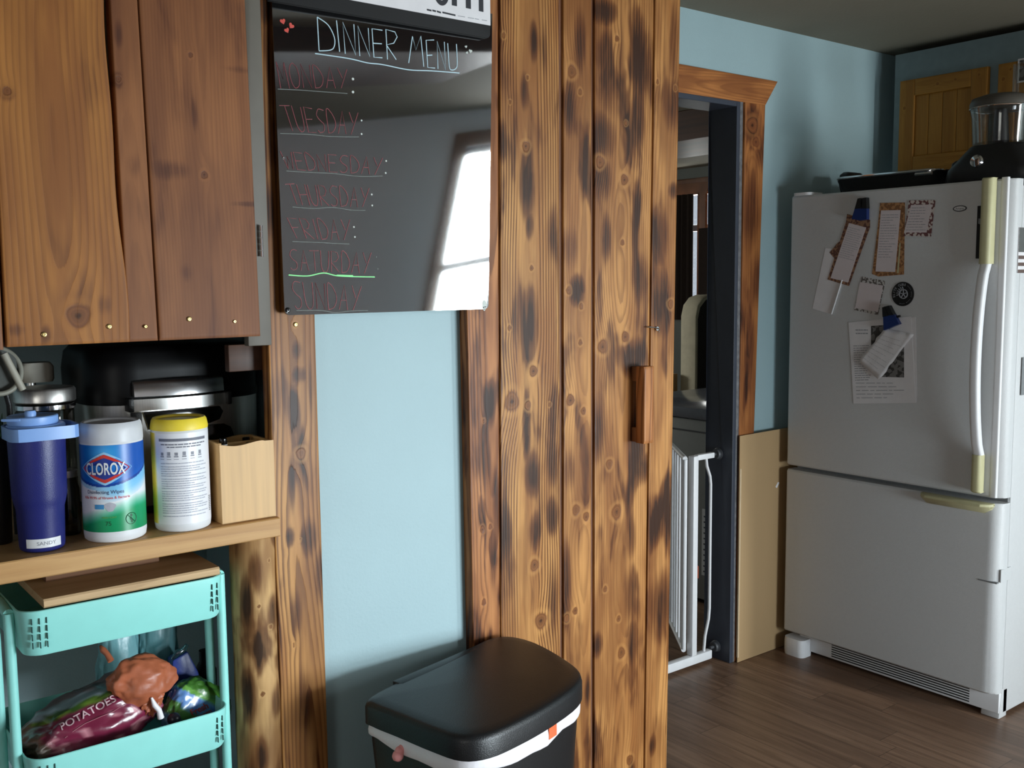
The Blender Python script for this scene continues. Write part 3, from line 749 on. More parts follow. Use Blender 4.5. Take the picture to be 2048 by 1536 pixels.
for x, y, s_, a in ((930, 94, .0030, .2), (939, 103, .0042, -.1), (932, 106, .0028, .6)): heart(x, y, s_, a, M['chalk_white'], 'heart_drawing')
for x, y, m, r_ in ((573, 620, 'black_gloss', .0048), (567, 316, 'chrome', .0026)):
    p = at(x, y, 'Y', 1.742); screw(Vector((p.x, by(p.x, p.z)-.0008, p.z)), (0, -1, 0), r_, mb, m)
p = at(971, 611, 'Y', 1.742)
MB().prism([(p.x+.0055*math.cos(t)*(.8 if math.sin(t) < 0 else 1), by(p.x, p.z)-.0008, p.z+.0115*math.sin(t)) for t in np.linspace(0, 6.28, 21)[:-1]], (0, .0007, 0)).build('sticker', M['chalk_white'], mb)
b = MB()
for dx, dz, r_ in ((-.002, -.004, .0014), (.002, -.003, .0014), (0, -.008, .0010)):
    b.lathe([(r_, 0), (r_, -.0004), (.0001, -.0005)], (p.x+dx, by(p.x, p.z)-.0008, p.z+dz), 10, 'Y')
b.build('sticker_print', M['ink'], mb)

# ================================================================ FRAMED POSTER ABOVE THE MENU BOARD
pz = at(980, 77, 'Y', 1.722).z; px1 = at(981, 60, 'Y', 1.722).x; px0 = at(538, 5, 'Y', 1.722).x
pf = thing('poster_frame', (px0, 1.722, pz), 'black framed white poster with black letters hung above the menu board', 'poster')
outl = []
for (x, z) in [(px0, pz), (px1-.010, pz)] + [(px1-.010+.010*math.sin(t), pz+.010-.010*math.cos(t)) for t in np.linspace(.2, 1.57, 6)] + [(px1, 2.27), (px0, 2.27)]: outl.append((x, 1.722, z))
MB().prism(outl, (0, .011, 0)).build('frame', M['black_matte'], pf, bevel=.0015)
zq = at(980, 51, 'Y', 1.7205).z
MB().box(px0+.03, px1-.001, 1.7205, 1.7219, zq, 2.262).build('sheet', M['paper'], pf)
b = MB()
def pq(x, y): p = at(x, y, 'Y', 1.7200); return (p.x, 1.7200, p.z)
for x0, x1, yb in ((904, 914, 10.5), (932, 942, 16), (958, 967, 22)):
    q0, q1 = pq(x0, yb), pq(x1, yb+2); b.prism([q0, q1, (q1[0], 1.720, q1[2]+.075), (q0[0], 1.720, q0[2]+.075)], (0, .0005, 0))
# the bowl of the round letter and the arches of the wide one, above the frame edge
c0 = at(883, -16, 'Y', 1.720)
ring = [(c0.x+.0185*math.cos(t), 1.720, c0.z+.026*math.sin(t)) for t in np.linspace(-2.4, 2.4, 24)][::1]
ring2 = [(c0.x+.0095*math.cos(t), 1.720, c0.z+.016*math.sin(t)) for t in np.linspace(2.4, -2.4, 24)]
b.prism(ring+ring2, (0, .0005, 0))
for (x0, y0), (x1, y1) in (((854, 17.5), (863, 19.5)), ((865, 19), (872, 21)), ((874, 21), (882, 23.5)), ((885, 23), (911, 29))):
    q0, q1 = pq(x0, y0), pq(x1, y1); b.prism([q0, q1, (q1[0], 1.720, q1[2]-.0032), (q0[0], 1.720, q0[2]-.0032)], (0, .0005, 0))
b.build('printed_letters', M['ink'], pf)
b = MB()
for x0, x1 in ((916, 930), (936, 948), (950, 958), (964, 974)):
    q0, q1 = pq(x0, 31+(x0-916)*.17), pq(x1, 31+(x1-916)*.17); b.prism([q0, q1, (q1[0], 1.720, q1[2]-.0012), (q0[0], 1.720, q0[2]-.0012)], (0, .0005, 0))
b.build('fine_print', M['ink_grey'], pf)

# ================================================================ FRIDGE
FX = 3.063; FYR, FYL = 1.487, 2.284
fr = thing('refrigerator', (3.45, 1.88, 0), 'white bottom-freezer refrigerator with yellowed handles', 'refrigerator')
bx0 = 3.128
def outline_y(r, x0, x1, y0, y1, r2=.008):
    """door plan: right front corner (y0, x0) strongly rounded"""
    pts = []
    for k in range(9):
        a = R(90*k/8); pts.append((x0+r-r*math.sin(a), y0+r-r*math.cos(a)))      # near corner towards the camera side
    for k in range(5):
        a = R(90*k/4); pts.append((x0+r2-r2*math.cos(a), y1-r2+r2*math.sin(a)))
    pts += [(x1, y1), (x1, y0)]
    return pts
def slab(name, z0, z1, parent, m):
    P = outline_y(.040, FX, bx0-.008, FYR, FYL)
    rings = []
    for dz, ins in ((0, .006), (.006, .0), ):
        rings.append([(x+(ins if x < FX+.02 else 0), y, z0+dz) for x, y in P])
    for dz, ins in ((.006, 0), (0, .006)):
        rings.append([(x+(ins if x < FX+.02 else 0), y, z1-dz) for x, y in P])
    return MB().loft(rings).build(name, m, parent, smooth=40)
MB().box(bx0, 3.80, FYR+.002, FYL-.002, .012, 1.672).build('cabinet_body', M['white_en'], fr, bevel=.006)
MB().box(bx0-.008, bx0, FYR+.008, FYL-.008, .10, 1.665).build('gasket', M['grey_pl'], fr)
up = slab('fridge_door', .716, 1.690, fr, M['white_en'])
lo = slab('freezer_door', .088, .699, fr, M['white_en'])
# toe grille and foot cover
tg = MB().box(FX+.045, bx0+.02, FYR+.004, FYL-.04, .018, .084).build('toe_grille', M['white_pl'], fr, bevel=.003)
b = MB()
for k in range(6): b.box(FX+.0445, FX+.0452, FYR+.10, FYL-.18, .026+k*.0085, .030+k*.0085)
b.build('grille_slots', M['black_matte'], tg)
b = MB(); b.loft([[(FX+.03+(x-.03)*s, y2, z) for x, y2 in rrect(.03, FYL-.045, .075, .085, .02, 4)] for z, s in ((.0, .9), (.02, 1.0), (.055, 1.0), (.066, .9))])
b.build('foot_cover', M['white_pl'], fr, smooth=60)
MB().prism([(FX+.045, FYR+.002, .0), (bx0+.03, FYR+.002, .0), (bx0+.03, FYR+.002, .095), (FX+.06, FYR+.002, .095)], (0, .06, 0)).build('foot_cover', M['white_en'], fr, bevel=.004)
MB().loft([[(x, y, z) for x, y in rrect(3.10, FYL-.045, .09, .075, .02, 5)] for z in (1.690, 1.700)]).build('hinge_cover', M['white_pl'], fr, smooth=50)
# fridge handle: yellow blocks, white bowed grip
def ybar(path, w, d, name, m, parent):
    """rounded bar following (x, y, z) centre points; w across y, d across x"""
    rings = [[(p[0]+dx, p[1]+dy, p[2]) for dx, dy in rrect(0, 0, d, w, min(w, d)*.35, 4)] for p in path]
    return MB().loft(rings).build(name, m, parent, smooth=50)
hy_ = 1.553
zt = 1.694; z2 = at(1972, 528, 'X', FX-.02).z; z3 = at(1948, 908, 'X', FX-.02).z; z4 = at(1953, 985, 'X', FX-.02).z
h = ybar([(FX-.018, hy_, z2), (FX-.018, hy_, zt-.004), (FX-.012, hy_, zt)], .034, .044, 'handle_block', M['yellowed'], up)
path = []
for k in range(19):
    t = k/18; z = z2+(z3-z2)*t; bow = math.sin(math.pi*min(1, max(0, t)))**.6
    path.append((FX-.020-.034*bow, hy_+.004*bow, z))
ybar(path, .030, .026, 'handle_grip', M['white_pl'], up)
ybar([(FX-.010, hy_+.002, z4), (FX-.018, hy_+.002, z4+.006), (FX-.018, hy_+.002, z3)], .030, .038, 'handle_block', M['yellowed'], up)
# raised strip on the door edge right of the handle
ybar([(FX+.006, 1.515, .718), (FX+.006, 1.515, 1.694)], .022, .014, 'edge_strip', M['white_pl'], up)
# freezer handle: scooped yellow lip
yA, yB = at(1843, 985, 'X', FX).y, 1.508
P = []
rings = []
for t, dz, dx in ((0, .004, .004), (.03, .020, .018), (.12, .030, .034), (.88, .030, .034), (.97, .016, .018), (1, .003, .004)):
    y = yA+(yB-yA)*t; z = .700
    rings.append([(FX+.004, y, z), (FX-dx, y, z-.002), (FX-dx-.002, y, z-.010), (FX-dx*.5, y, z-dz), (FX+.004, y, z-dz-.006)])
MB().loft(rings).build('freezer_handle', M['yellowed'], lo, bevel=.002)
M['grey_dark'] = mat('dark_grey_rubber', (70, 72, 76), .5)
# brand oval
yb, zb = at(1920, 417, 'X', FX).y, at(1920, 417, 'X', FX).z
ov = [(FX-.0015, yb+.0225*math.cos(t), zb+.0095*math.sin(t)) for t in np.linspace(0, 2*math.pi, 33)[:-1]]
bo = MB().prism(ov, (.0015, 0, 0)).build('brand_badge', M['grey_dark'], up)
ov2 = [(FX-.0020, yb+.0185*math.cos(t), zb+.0066*math.sin(t)) for t in np.linspace(0, 2*math.pi, 33)[:-1]]
MB().prism(ov2, (.0006, 0, 0)).build('badge_face', M['white_pl'], bo)
def text_on_x(s, size, y, z, x, m, name, parent, sx=1, bold=0, ang=0):
    vs, fs = text_outline(s, size, bold, sx); ca, sa = math.cos(ang), math.sin(ang)
    b = MB(); b.v = [(x, y-(u*ca-v*sa), z+u*sa+v*ca) for u, v in vs]; b.f = [tuple(f) for f in fs]
    return b.build(name, m, parent, smooth=0)
text_on_x('Amana', .010, yb, zb, FX-.0024, M['ink'], 'badge_lettering', bo)

# ---------------------------------------------------------------- papers, clips and magnets on the fridge door
def fpt(x, y, off): p = at(x, y, 'X', FX-off); return (p.x, p.y, p.z)
def sheet(name, px, off, m, parent, th=.0005): return MB().prism([fpt(x, y, off) for x, y in px], (th, 0, 0)).build(name, m, parent)
def lerp2(a, b_, t): return (a[0]+(b_[0]-a[0])*t, a[1]+(b_[1]-a[1])*t)
def wlines(name, quad, rows, off, m, parent, u0=.06, u1=.92, h=.18, seed=0, v0=.05, v1=.95):
    """rows of handwriting as short dashes inside a 4-corner sheet (TL, TR, BR, BL)"""
    TL, TR, BR, BL = quad; rr = random.Random(seed); b = MB()
    for k in range(rows):
        v = v0+(v1-v0)*(k+.5)/rows; L_, R_ = lerp2(TL, BL, v), lerp2(TR, BR, v); L2, R2 = lerp2(TL, BL, v+h*(v1-v0)/rows), lerp2(TR, BR, v+h*(v1-v0)/rows)
        u = u0; end = rr.uniform(.55, 1)*(u1-u0)+u0
        while u < end:
            w = min(rr.uniform(.05, .22), u1-u)
            if w > .01: b.prism([fpt(*lerp2(L_, R_, u), off), fpt(*lerp2(L_, R_, u+w), off), fpt(*lerp2(L2, R2, u+w), off), fpt(*lerp2(L2, R2, u), off)], (.0002, 0, 0))
            u += w+.03
    return b.build(name, m, parent)
def patterned(name, rgb_a, rgb_b, sc):
    m = mat(name, rgb_a, .7); nt = m.node_tree; n = N(nt); bs = nt.nodes['Principled BSDF']
    tc = n.node('ShaderNodeTexCoord'); v = n.node('ShaderNodeTexVoronoi', feature='F1'); v.inputs['Scale'].default_value = sc; nt.links.new(tc.outputs['Object'], v.inputs['Vector'])
    sp = n.node('ShaderNodeSeparateColor'); nt.links.new(v.outputs['Color'], sp.inputs[0])
    n.inp(bs.inputs['Base Color'], n.mix(n.m('GREATER_THAN', sp.outputs[0], .5), lin(rgb_a), lin(rgb_b)))
    return m
M['leaf_border'] = patterned('brown_printed_border', (150, 112, 84), (96, 62, 52), 160)
M['plaid_border'] = patterned('tan_printed_border', (172, 126, 82), (128, 88, 56), 130)
M['red_border'] = patterned('burgundy_printed_border', (110, 70, 70), (206, 196, 190), 150)
M['grey_border'] = patterned('grey_printed_border', (98, 92, 88), (196, 194, 192), 170)
M['note_paper'] = mat('note_paper', (214, 204, 206), .75, var=.02)
M['blue_clip'] = mat('blue_clip_plastic', (24, 46, 104), .35)
def item(name, loc_px, label, cat, off=.001, group=None):
    p = at(*loc_px, 'X', FX-off); return thing(name, tuple(p), label, cat, group)
# brochure
o = item('folded_brochure', (1650, 610), 'plain white folded brochure on the fridge, lowest at far left under the leaning list', 'brochure')
sheet('cover', [(1651,496),(1683,500),(1688,560),(1663,629),(1625,617)], .0012, M['paper'], o)
b = MB(); b.tube([fpt(1684, 560, .004), fpt(1663, 628, .004)], .0022, 8); b.build('fold', M['white_pl'], o)
# leaning list with clip
o = item('shopping_list', (1676, 565), 'tilted long note with brown border clipped under the upper blue clip', 'note', group=None)
sheet('border', [(1694,428),(1740,440),(1740,454),(1698,572),(1655,559),(1692,443)], .0024, M['leaf_border'], o)
q = [(1698,446),(1732,455),(1696,565),(1661,556)]
s_ = sheet('writing_area', q, .0030, M['note_paper'], o); wlines('handwriting', q, 15, .0034, M['ink_grey'], o, seed=3, v1=.62)
o = item('paper_scrap', (1668, 500), 'small patterned paper corner poking out left of the tilted note', 'note')
sheet('scrap', [(1674,487),(1690,474),(1684,500),(1668,516),(1659,505)], .0018, M['leaf_border'], o)
# long list
o = item('shopping_list', (1780, 545), 'upright long note with tan border and handwriting, left of the small burgundy note', 'note')
sheet('border', [(1760,406),(1810,405),(1808,549),(1757,553),(1744,548),(1756,448)], .0014, M['plaid_border'], o)
q = [(1762,421),(1801,420),(1790,544),(1751,543)]
sheet('writing_area', q, .0020, M['note_paper'], o); wlines('handwriting', q, 17, .0024, M['ink_grey'], o, seed=5, v1=.78)
sheet('cream_stripe', [(1799,486),(1801,486),(1797,546),(1794,546)], .0020, M['yellowed'], o)
o = item('recipe_note', (1838, 470), 'small square note with burgundy patterned border, highest on the right', 'note')
sheet('border', [(1818,401),(1871,400),(1862,473),(1807,472)], .0026, M['red_border'], o)
q = [(1822,410),(1864,409),(1853,465),(1808,465)]
sheet('writing_area', q, .0032, M['note_paper'], o); wlines('handwriting', q, 9, .0036, M['ink_grey'], o, seed=8)
o = item('recipe_note', (1738, 620), 'small blank note with grey dashed border left of the round magnet', 'note')
sheet('border', [(1724,553),(1771,562),(1756,630),(1708,620)], .0014, M['grey_border'], o)
sheet('writing_area', [(1720,564),(1766,571),(1756,624),(1710,616)], .0020, M['note_paper'], o)
# round magnet
mp = at(1806, 588, 'X', FX); rm = abs(at(1784, 588, 'X', FX).y-at(1828.5, 588, 'X', FX).y)/2
mg = item('round_magnet', (1806, 588), 'round black magnet with white ring lettering on the fridge door', 'magnet')
MB().lathe([(rm, 0), (rm, -.0025), (rm*.97, -.003)], (FX, mp.y, mp.z), 40, 'X').build('disc', M['black'], mg)
b = MB()
for k, ch in enumerate('ELITE CUBS'):
    if ch == ' ': continue
    a = R(196-k*13.5); vs, fs = text_outline(ch, .0105, .0003)
    ro = a-math.pi/2; o0 = len(b.v)
    for u, v in vs:
        uu, vv = u*math.cos(ro)-v*math.sin(ro), u*math.sin(ro)+v*math.cos(ro)
        b.v.append((FX-.0034, mp.y-(math.cos(a)*rm*.78+uu), mp.z+math.sin(a)*rm*.78+vv))
    b.f += [tuple(i+o0 for i in f) for f in fs]
for a0, a1 in ((55, -15), (-35, -105)):
    n_ = 9
    for k in range(n_):
        if k == 4: continue
        a = R(a0+(a1-a0)*k/(n_-1)); c_ = (mp.y-math.cos(a)*rm*.8, mp.z+math.sin(a)*rm*.8)
        b.box(FX-.0035, FX-.0031, c_[0]-.0009, c_[0]+.0009, c_[1]-.0009, c_[1]+.0009)
b.build('ring_lettering', M['ink_grey'], mg)
b = MB(); cy, cz = mp.y-rm*.08, mp.z
ringo = [(FX-.0034, cy-rm*.36*math.cos(t), cz+rm*.36*math.sin(t)) for t in np.linspace(0, 6.2832, 25)[:-1]]
b.tube(ringo, rm*.05, 6, closed=True)
for t in range(5): 
    a = R(72*t+20); b.tube([(FX-.0034, cy, cz), (FX-.0034, cy-rm*.34*math.cos(a), cz+rm*.34*math.sin(a))], rm*.045, 6)
for t in range(6):
    a = R(95+18*t); b.tube([(FX-.0034, cy-rm*.40*math.cos(a), cz+rm*.40*math.sin(a)), (FX-.0034, cy-rm*.62*math.cos(a+.1), cz+rm*.62*math.sin(a+.1))], rm*.045, 6)
b.build('emblem', M['ink_grey'], mg)
# printed pages and crumpled note
o = item('printed_page', (1832, 800), 'second printed sheet peeking out at the right behind the front page', 'sheet')
sheet('page', [(1800,640),(1831,634),(1834,790),(1833,805),(1790,800)], .0010, M['paper'], o)
o = item('printed_page', (1766, 800), 'printed page with dark photograph hanging under the lower blue clip', 'sheet')
sheet('page', [(1697,645),(1822,633),(1826,700),(1831,806),(1707,807),(1702,720)], .0018, M['paper'], o)
sheet('photograph', [(1742,652),(1772,650),(1808,690),(1808,755),(1763,754),(1742,690)], .0022, M['photo'] if 'photo' in M else M.setdefault('photo', patterned('dark_photograph', (58, 56, 54), (112, 110, 108), 90)), o)
wlines('printed_lines', [(1704,685),(1742,684),(1745,765),(1708,766)], 16, .0022, M['ink_grey'], o, seed=2, h=.3)
wlines('printed_lines', [(1710,760),(1818,760),(1822,800),(1712,801)], 5, .0022, M['ink_grey'], o, seed=12, u0=.01, u1=.9, h=.15)
wlines('printed_lines', [(1709,655),(1738,655),(1738,670),(1710,670)], 2, .0022, M['ink_grey'], o, seed=6, h=.3)
o = item('handwritten_note', (1760, 755), 'crumpled ruled note hanging diagonally across the printed page', 'note')
q = [(1770,657),(1826,668),(1758,760),(1716,722)]
cr = random.Random(3)
V = []; Fq = []
for i in range(11):
    for j in range(11):
        p2 = lerp2(lerp2(q[0], q[1], j/10), lerp2(q[3], q[2], j/10), i/10)
        jx = (cr.uniform(-2, 2) if (i in (0, 10) or j in (0, 10)) else 0)
        V.append(fpt(p2[0]+jx, p2[1]+jx*.6, .004+.0045*(.5+.5*noise.noise(Vector((i*.42, j*.42, 3))))+.004*(i/10)))
for i in range(10):
    for j in range(10):
        a = i*11+j; Fq.append((a, a+11, a+12, a+1))
bb = MB(); bb.v = V; bb.f = Fq; ob = bb.build('sheet', M['paper'], o, smooth=60)
mdf = ob.modifiers.new('thickness', 'SOLIDIFY'); mdf.thickness = .0004
wlines('handwriting', [lerp2(q[0], q[3], .1), lerp2(q[1], q[2], .1), lerp2(q[1], q[2], .95), lerp2(q[0], q[3], .95)], 8, .0135, M['ink_faint'], o, seed=9, h=.05)
def clip(px_a, px_b, base, label, nub=None):
    c = item('clip_magnet', base, label, 'clip', .004)
    sheet('clip_body', px_a, .020, M['blue_clip'], c, .016)
    for pp in px_b: sheet('clip_grip', pp, .0215, M['black'], c, .0185)
    if nub: sheet('clip_spring', nub, .014, M['black'], c, .008)
clip([(1703,438),(1710,415),(1733,415),(1733,439),(1720,441)], [[(1709,418),(1715,397),(1720,396),(1722,417)], [(1723,417),(1725,396),(1732,395),(1733,417)]], (1718, 438), 'blue bulldog clip magnet holding the tilted note')
clip([(1766,632),(1788,629),(1798,648),(1767,661)], [[(1765,634),(1764,615),(1769,613),(1776,632)], [(1776,631),(1770,613),(1777,611),(1787,630)]], (1778, 655), 'blue bulldog clip magnet holding the crumpled note and pages', [(1788,633),(1798,630),(1799,634),(1790,637)])
o = item('magnet_strip', (1958, 460), 'narrow black magnet strip left of the fridge handle', 'magnet')
sheet('strip', [(1955,412),(1966,411),(1962,517),(1951,517)], .0022, M['black_matte'], o, .002)
sheet('silver_mark', [(1957,437),(1962,437),(1961,449),(1956,447)], .0026, M['grey_pl'], o)
# flag magnet on the fridge side
sy = FYR-.0006
o = thing('striped_magnet', (3.17, sy, 1.47), 'striped flag magnet on the right side of the fridge', 'magnet')
a0 = at(2039, 455, 'Y', sy); a1 = at(2034, 546, 'Y', sy)
MB().box(a1.x, a1.x+.12, sy-.0015, sy, a1.z, a0.z).build('backing', M['paper'], o)
b = MB(); hz = (a0.z-a1.z)/13
for k in range(0, 13, 2): b.box(a1.x+.001, a1.x+.12, sy-.002, sy-.0015, a1.z+k*hz, a1.z+(k+1)*hz)
b.build('stripes', mat('faded_brown_stripe', (96, 78, 72), .6), o)
MB().box(a1.x+.001, a1.x+.05, sy-.0024, sy-.002, a0.z-7*hz, a0.z-.001).build('canton', mat('faded_dark_canton', (88, 90, 88), .6), o)
o = thing('side_magnet', (3.2, sy, 1.1), 'dark magnet low on the right side of the fridge', 'magnet')
a0 = at(2044, 715, 'Y', sy); a1 = at(2044, 790, 'Y', sy); MB().box(a0.x, a0.x+.07, sy-.002, sy, a1.z, a0.z).build('sheet', M['grey_pl'], o)
a0 = at(2001, 1141, 'Y', sy); a1 = at(2021, 1158, 'Y', sy)
hh = MB().box(a0.x+.004, a1.x, FYR-.0008, FYR+.002, a1.z, a0.z).build('side_hinge_plate', M['white_en'], fr)
a0 = at(1956, 1158, 'X', FX-.001); MB().box(FX-.0015, FX+.01, 1.49, a0.y, a0.z-.003, a0.z+.001).build('door_crease', M['grey_pl'], lo)

# ================================================================ ON TOP OF THE FRIDGE
TZ = 1.690
ps = thing('paper_stack', (3.25, 1.70, 1.69), 'white papers lying on the fridge under the food processor', 'papers')
# electric griddle
gd = thing('electric_griddle', (3.40, 1.98, 1.691), 'black electric griddle with silver rim lying on the fridge', 'griddle')
gx, gy = 3.36, 2.018
def ring_at(z, w, l, r): return [(x, y, z) for x, y in rrect(gx, gy, w, l, r, 5)]
MB().loft([ring_at(1.6905, .24, .34, .05), ring_at(1.700, .27, .37, .05), ring_at(1.746, .30, .40, .05), ring_at(1.750, .29, .39, .05)]).build('base_tray', M['black'], gd, smooth=50)
b = MB(); b.tube([(x, y, 1.753) for x, y in rrect(gx, gy, .296, .396, .05, 6)], .0055, 8, closed=True); b.build('rim', M['chrome'], gd)
MB().loft([ring_at(1.7505, .28, .38, .04), ring_at(1.757, .26, .36, .04)]).build('griddle_plate', M['black_gloss'], gd, smooth=50)
for sgn in (1, -1):
    y0 = gy+sgn*.205
    b = MB(); b.loft([[(x, y, z) for x, y in rrect(gx, y0+sgn*.012, w, d, .008, 4)] for z, w, d in ((1.705, .10, .03), (1.745, .12, .040), (1.776, .11, .038), (1.786, .09, .022))])
    b.build('handle', M['black'], gd, smooth=50)
p = at(1850, 343, 'X', 3.22)
b = MB(); b.tube([(3.212, p.y-.03, 1.742), (3.212, p.y+.03, 1.742)], .006, 8); b.build('drip_tray_rim', M['chrome'], gd)
p = at(1888, 335, 'X', 3.22)
# food processor
fp = thing('food_processor', (3.27, 1.66, 1.692), 'black food processor with clear bowl and chrome knob on the fridge', 'food processor')
cx, cy_ = 3.27, 1.625
pk = at(1961, 324, 'X', 3.185)
b = MB(); b.loft([[(x, y, z) for x, y in rrect(cx, cy_, w, d, .05, 6)] for z, w, d in ((1.692, .22, .29), (1.705, .235, .30), (1.74, .23, .285), (1.775, .20, .23), (1.80, .18, .19), (1.812, .17, .17))])
base = b.build('base', M['black'], fp, smooth=50)
kn = MB().lathe([(.021, .0), (.021, -.006), (.0165, -.012), (.0165, -.016), (.006, -.019)], (cx-.103, pk.y, pk.z), 28, 'X').build('knob', M['chrome'], fp)
bw = at(1945, 230, 'X', cx); 
rb = .095; cyb = at(2003, 230, 'X', cx).y
MB().lathe([(rb*.86, 1.813), (rb*.88, 1.82), (rb*.93, 1.90), (rb*.97, 1.925), (rb*1.0, 1.93), (rb*.98, 1.93), (rb*.91, 1.90), (rb*.86, 1.822), (.01, 1.818)], (cx, cyb, 0), 44).build('bowl', M['clear'], fp, smooth=50)
b = MB(); b.tube([(cx+rb*math.cos(t), cyb+rb*math.sin(t), 1.931) for t in np.linspace(0, 6.2832, 40)[:-1]], .0025, 6, closed=True); b.build('bowl_rim', M['chrome'], fp)
MB().lathe([(rb*1.0, 1.934), (rb*1.0, 1.946), (rb*.93, 1.962), (rb*.6, 1.972), (.02, 1.974)], (cx, cyb, 0), 44).build('bowl_lid', mat('smoked_lid', (78, 74, 68), .4, spec=.3), fp, smooth=50)
b = MB(); b.lathe([(.026, 1.819), (.024, 1.85), (.020, 1.91), (.018, 1.928)], (cx, cyb, 0), 20)
b.build('drive_column', M['black'], fp, smooth=50)
b = MB(); b.loft([[(x, y, z) for x, y in rrect(cx-.01, cyb-.065, .055, .040, .012, 4)] for z in (1.966, 2.055)]); b.build('feed_chute', M['clear'], fp, smooth=50)
b = MB(); b.prism([at(1914, 346, 'X', 3.14), at(1968, 352, 'X', 3.14), at(1968, 358, 'X', 3.14), at(1914, 357, 'X', 3.14)], (.12, 0, 0))
pb = MB(); q0 = at(1914, 357, 'X', 3.135); q1 = at(1966, 350, 'X', 3.135); zt_ = at(1916, 345, 'X', 3.135).z
ps.location.z = 1.672; ORIGIN[ps.name] = (3.25, 1.70, 1.672)
pb.box(3.135, 3.30, q1.y, q0.y, 1.6725, 1.6895); pb.build('sheets', M['paper'], ps)

# ================================================================ UPPER CABINETS ON THE RIGHT WALL
cbx = 3.68
cab = thing('wall_cabinet', (3.83, 1.5, 1.72), 'blue-grey wall cabinet with knotty yellow pine doors above the fridge', 'cabinet')
tl = at(1800, 163, 'X', cbx); trp = at(1976, 130, 'X', cbx); 
czb, czt = 1.80, tl.z+.0
MB().box(cbx+.021, XR-.0005, 1.0, tl.y+.035, czb-.02, 2.262).build('carcass', M['blue_cab'] if 'blue_cab' in M else M.setdefault('blue_cab', mat('grey_blue_cabinet_paint', (118, 136, 140), .6)), cab)
def pine_door(y0, y1, parent, seed):
    """framed door: y0 > y1 (left to right as seen)"""
    d = empty('door', (0, 0, 0), None, None); d.parent = parent; ORIGIN[d.name] = ORIGIN[parent.name]
    W = y0-y1; s_ = .062
    def bd(nm, a, b_, z0, z1, x, sd, th=.019, horiz=False):
        if horiz: face = ((x, b_, z0), (x, b_, z1), (x, a, z1), (x, a, z0)); 
        else: face = ((x, a, z0), (x, b_, z0), (x, b_, z1), (x, a, z1))
        return plank(nm, face, (th, 0, 0), M['yellow_pine'], d, seed=sd, nu=12, nw=60, bevel=.002, knots=KN.get(sd, ()))
    bd('stile', y0, y0-s_, czb, czt, cbx, seed); bd('stile', y1+s_, y1, czb, czt, cbx, seed+1)
    bd('rail', y0-s_, y1+s_, czt-s_, czt, cbx, seed+2, horiz=True); bd('rail', y0-s_, y1+s_, czb, czb+s_, cbx, seed+3, horiz=True)
    nn = 4; w = (W-2*s_)/nn
    for k in range(nn): bd('panel_strip', y0-s_-k*w-.0006, y0-s_-(k+1)*w+.0006, czb+s_, czt-s_, cbx+.008, seed+4+k, .008)
KN = {50: ((.022, .25, .006),), 51: ((.03, .33, .005),), 52: ((.035, .06, .005), (.03, .13, .006)), 60: ((.02, .30, .006), (.045, .33, .005))}
pine_door(tl.y, trp.y, cab, 50)
d2 = at(1997, 122, 'X', cbx).y
pine_door(d2, d2-(tl.y-trp.y), cab, 60)
o = thing('photo_card', (cbx-.001, 1.8, 2.03), 'small dark photograph stuck on the upper right cabinet door', 'photo')
p0, p1 = at(2036, 118, 'X', cbx-.002), at(2036, 166, 'X', cbx-.002)
MB().box(cbx-.0018, cbx-.0008, p0.y-.09, p0.y, p1.z, p0.z).build('card', M['paper'], o)
MB().box(cbx-.0022, cbx-.0018, p0.y-.085, p0.y-.006, p1.z+.006, p0.z-.006).build('picture', M['photo'], o)

# ================================================================ CARDBOARD SHEET
cy0 = WB-.034
c = thing('cardboard_sheet', (2.98, cy0, 0), 'plain brown cardboard sheet standing against the wall beside the fridge', 'cardboard')
pts = [at(1475, 1316, 'Y', cy0), at(1480, 873, 'Y', cy0)]
zt = at(1480, 872, 'Y', cy0).z
MB().prism([(pts[0].x, cy0, .001), (3.22, cy0, .001), (3.22, cy0, zt+.004), (pts[1].x, cy0, zt)], (0, .005, 0)).build('sheet', M['card'], c, bevel=.001)
b = MB().box(pts[0].x-.001, pts[0].x+.006, cy0-.0012, cy0+.0055, .02, zt-.12); b.build('torn_edge', mat('torn_card_edge', (200, 178, 146), .9), c)
a0 = at(1556, 962, 'Y', cy0); b = MB().prism([at(1551, 974, 'Y', cy0-.0006), at(1554, 976, 'Y', cy0-.0006), at(1559, 965, 'Y', cy0-.0006), at(1556, 964, 'Y', cy0-.0006)], (0, .0005, 0)); b.build('scuff', M['paper'], c)

# ================================================================ SAFETY GATE IN THE DOORWAY
gy0 = WB+.045
gt = thing('safety_gate', (2.4, gy0, 0), 'white metal pressure-mounted safety gate standing in the doorway', 'gate')
def gx_(x, y): return at(x, y, 'Y', gy0)
zt = .775; zb = .035
xr = DX1-.018; xl = DX0+.018
post_x = gx_(1386, 1000).x
MB().box(xl+.03, xr-.035, gy0-.013, gy0+.013, .012, .045).build('bottom_bar', M['white_pl'], gt, bevel=.004)
MB().box(post_x-.012, post_x+.014, gy0-.014, gy0+.014, .045, .775).build('post', M['white_pl'], gt, bevel=.004)
MB().box(post_x+.014, xr-.03, gy0-.010, gy0+.010, .757, .777).build('top_bar', M['white_pl'], gt, bevel=.003)
xw = gx_(1417, 1100).x
b = MB(); b.tube([(xw-.018, gy0, .757), (xw-.014, gy0, .73), (xw+.004, gy0, .69), (xw+.008, gy0, .66), (xw+.008, gy0, .20), (xw+.004, gy0, .16), (xw-.014, gy0, .10), (xw-.02, gy0, .045)], .0055, 8); b.build('bowed_bar', M['white_pl'], gt, smooth=60)
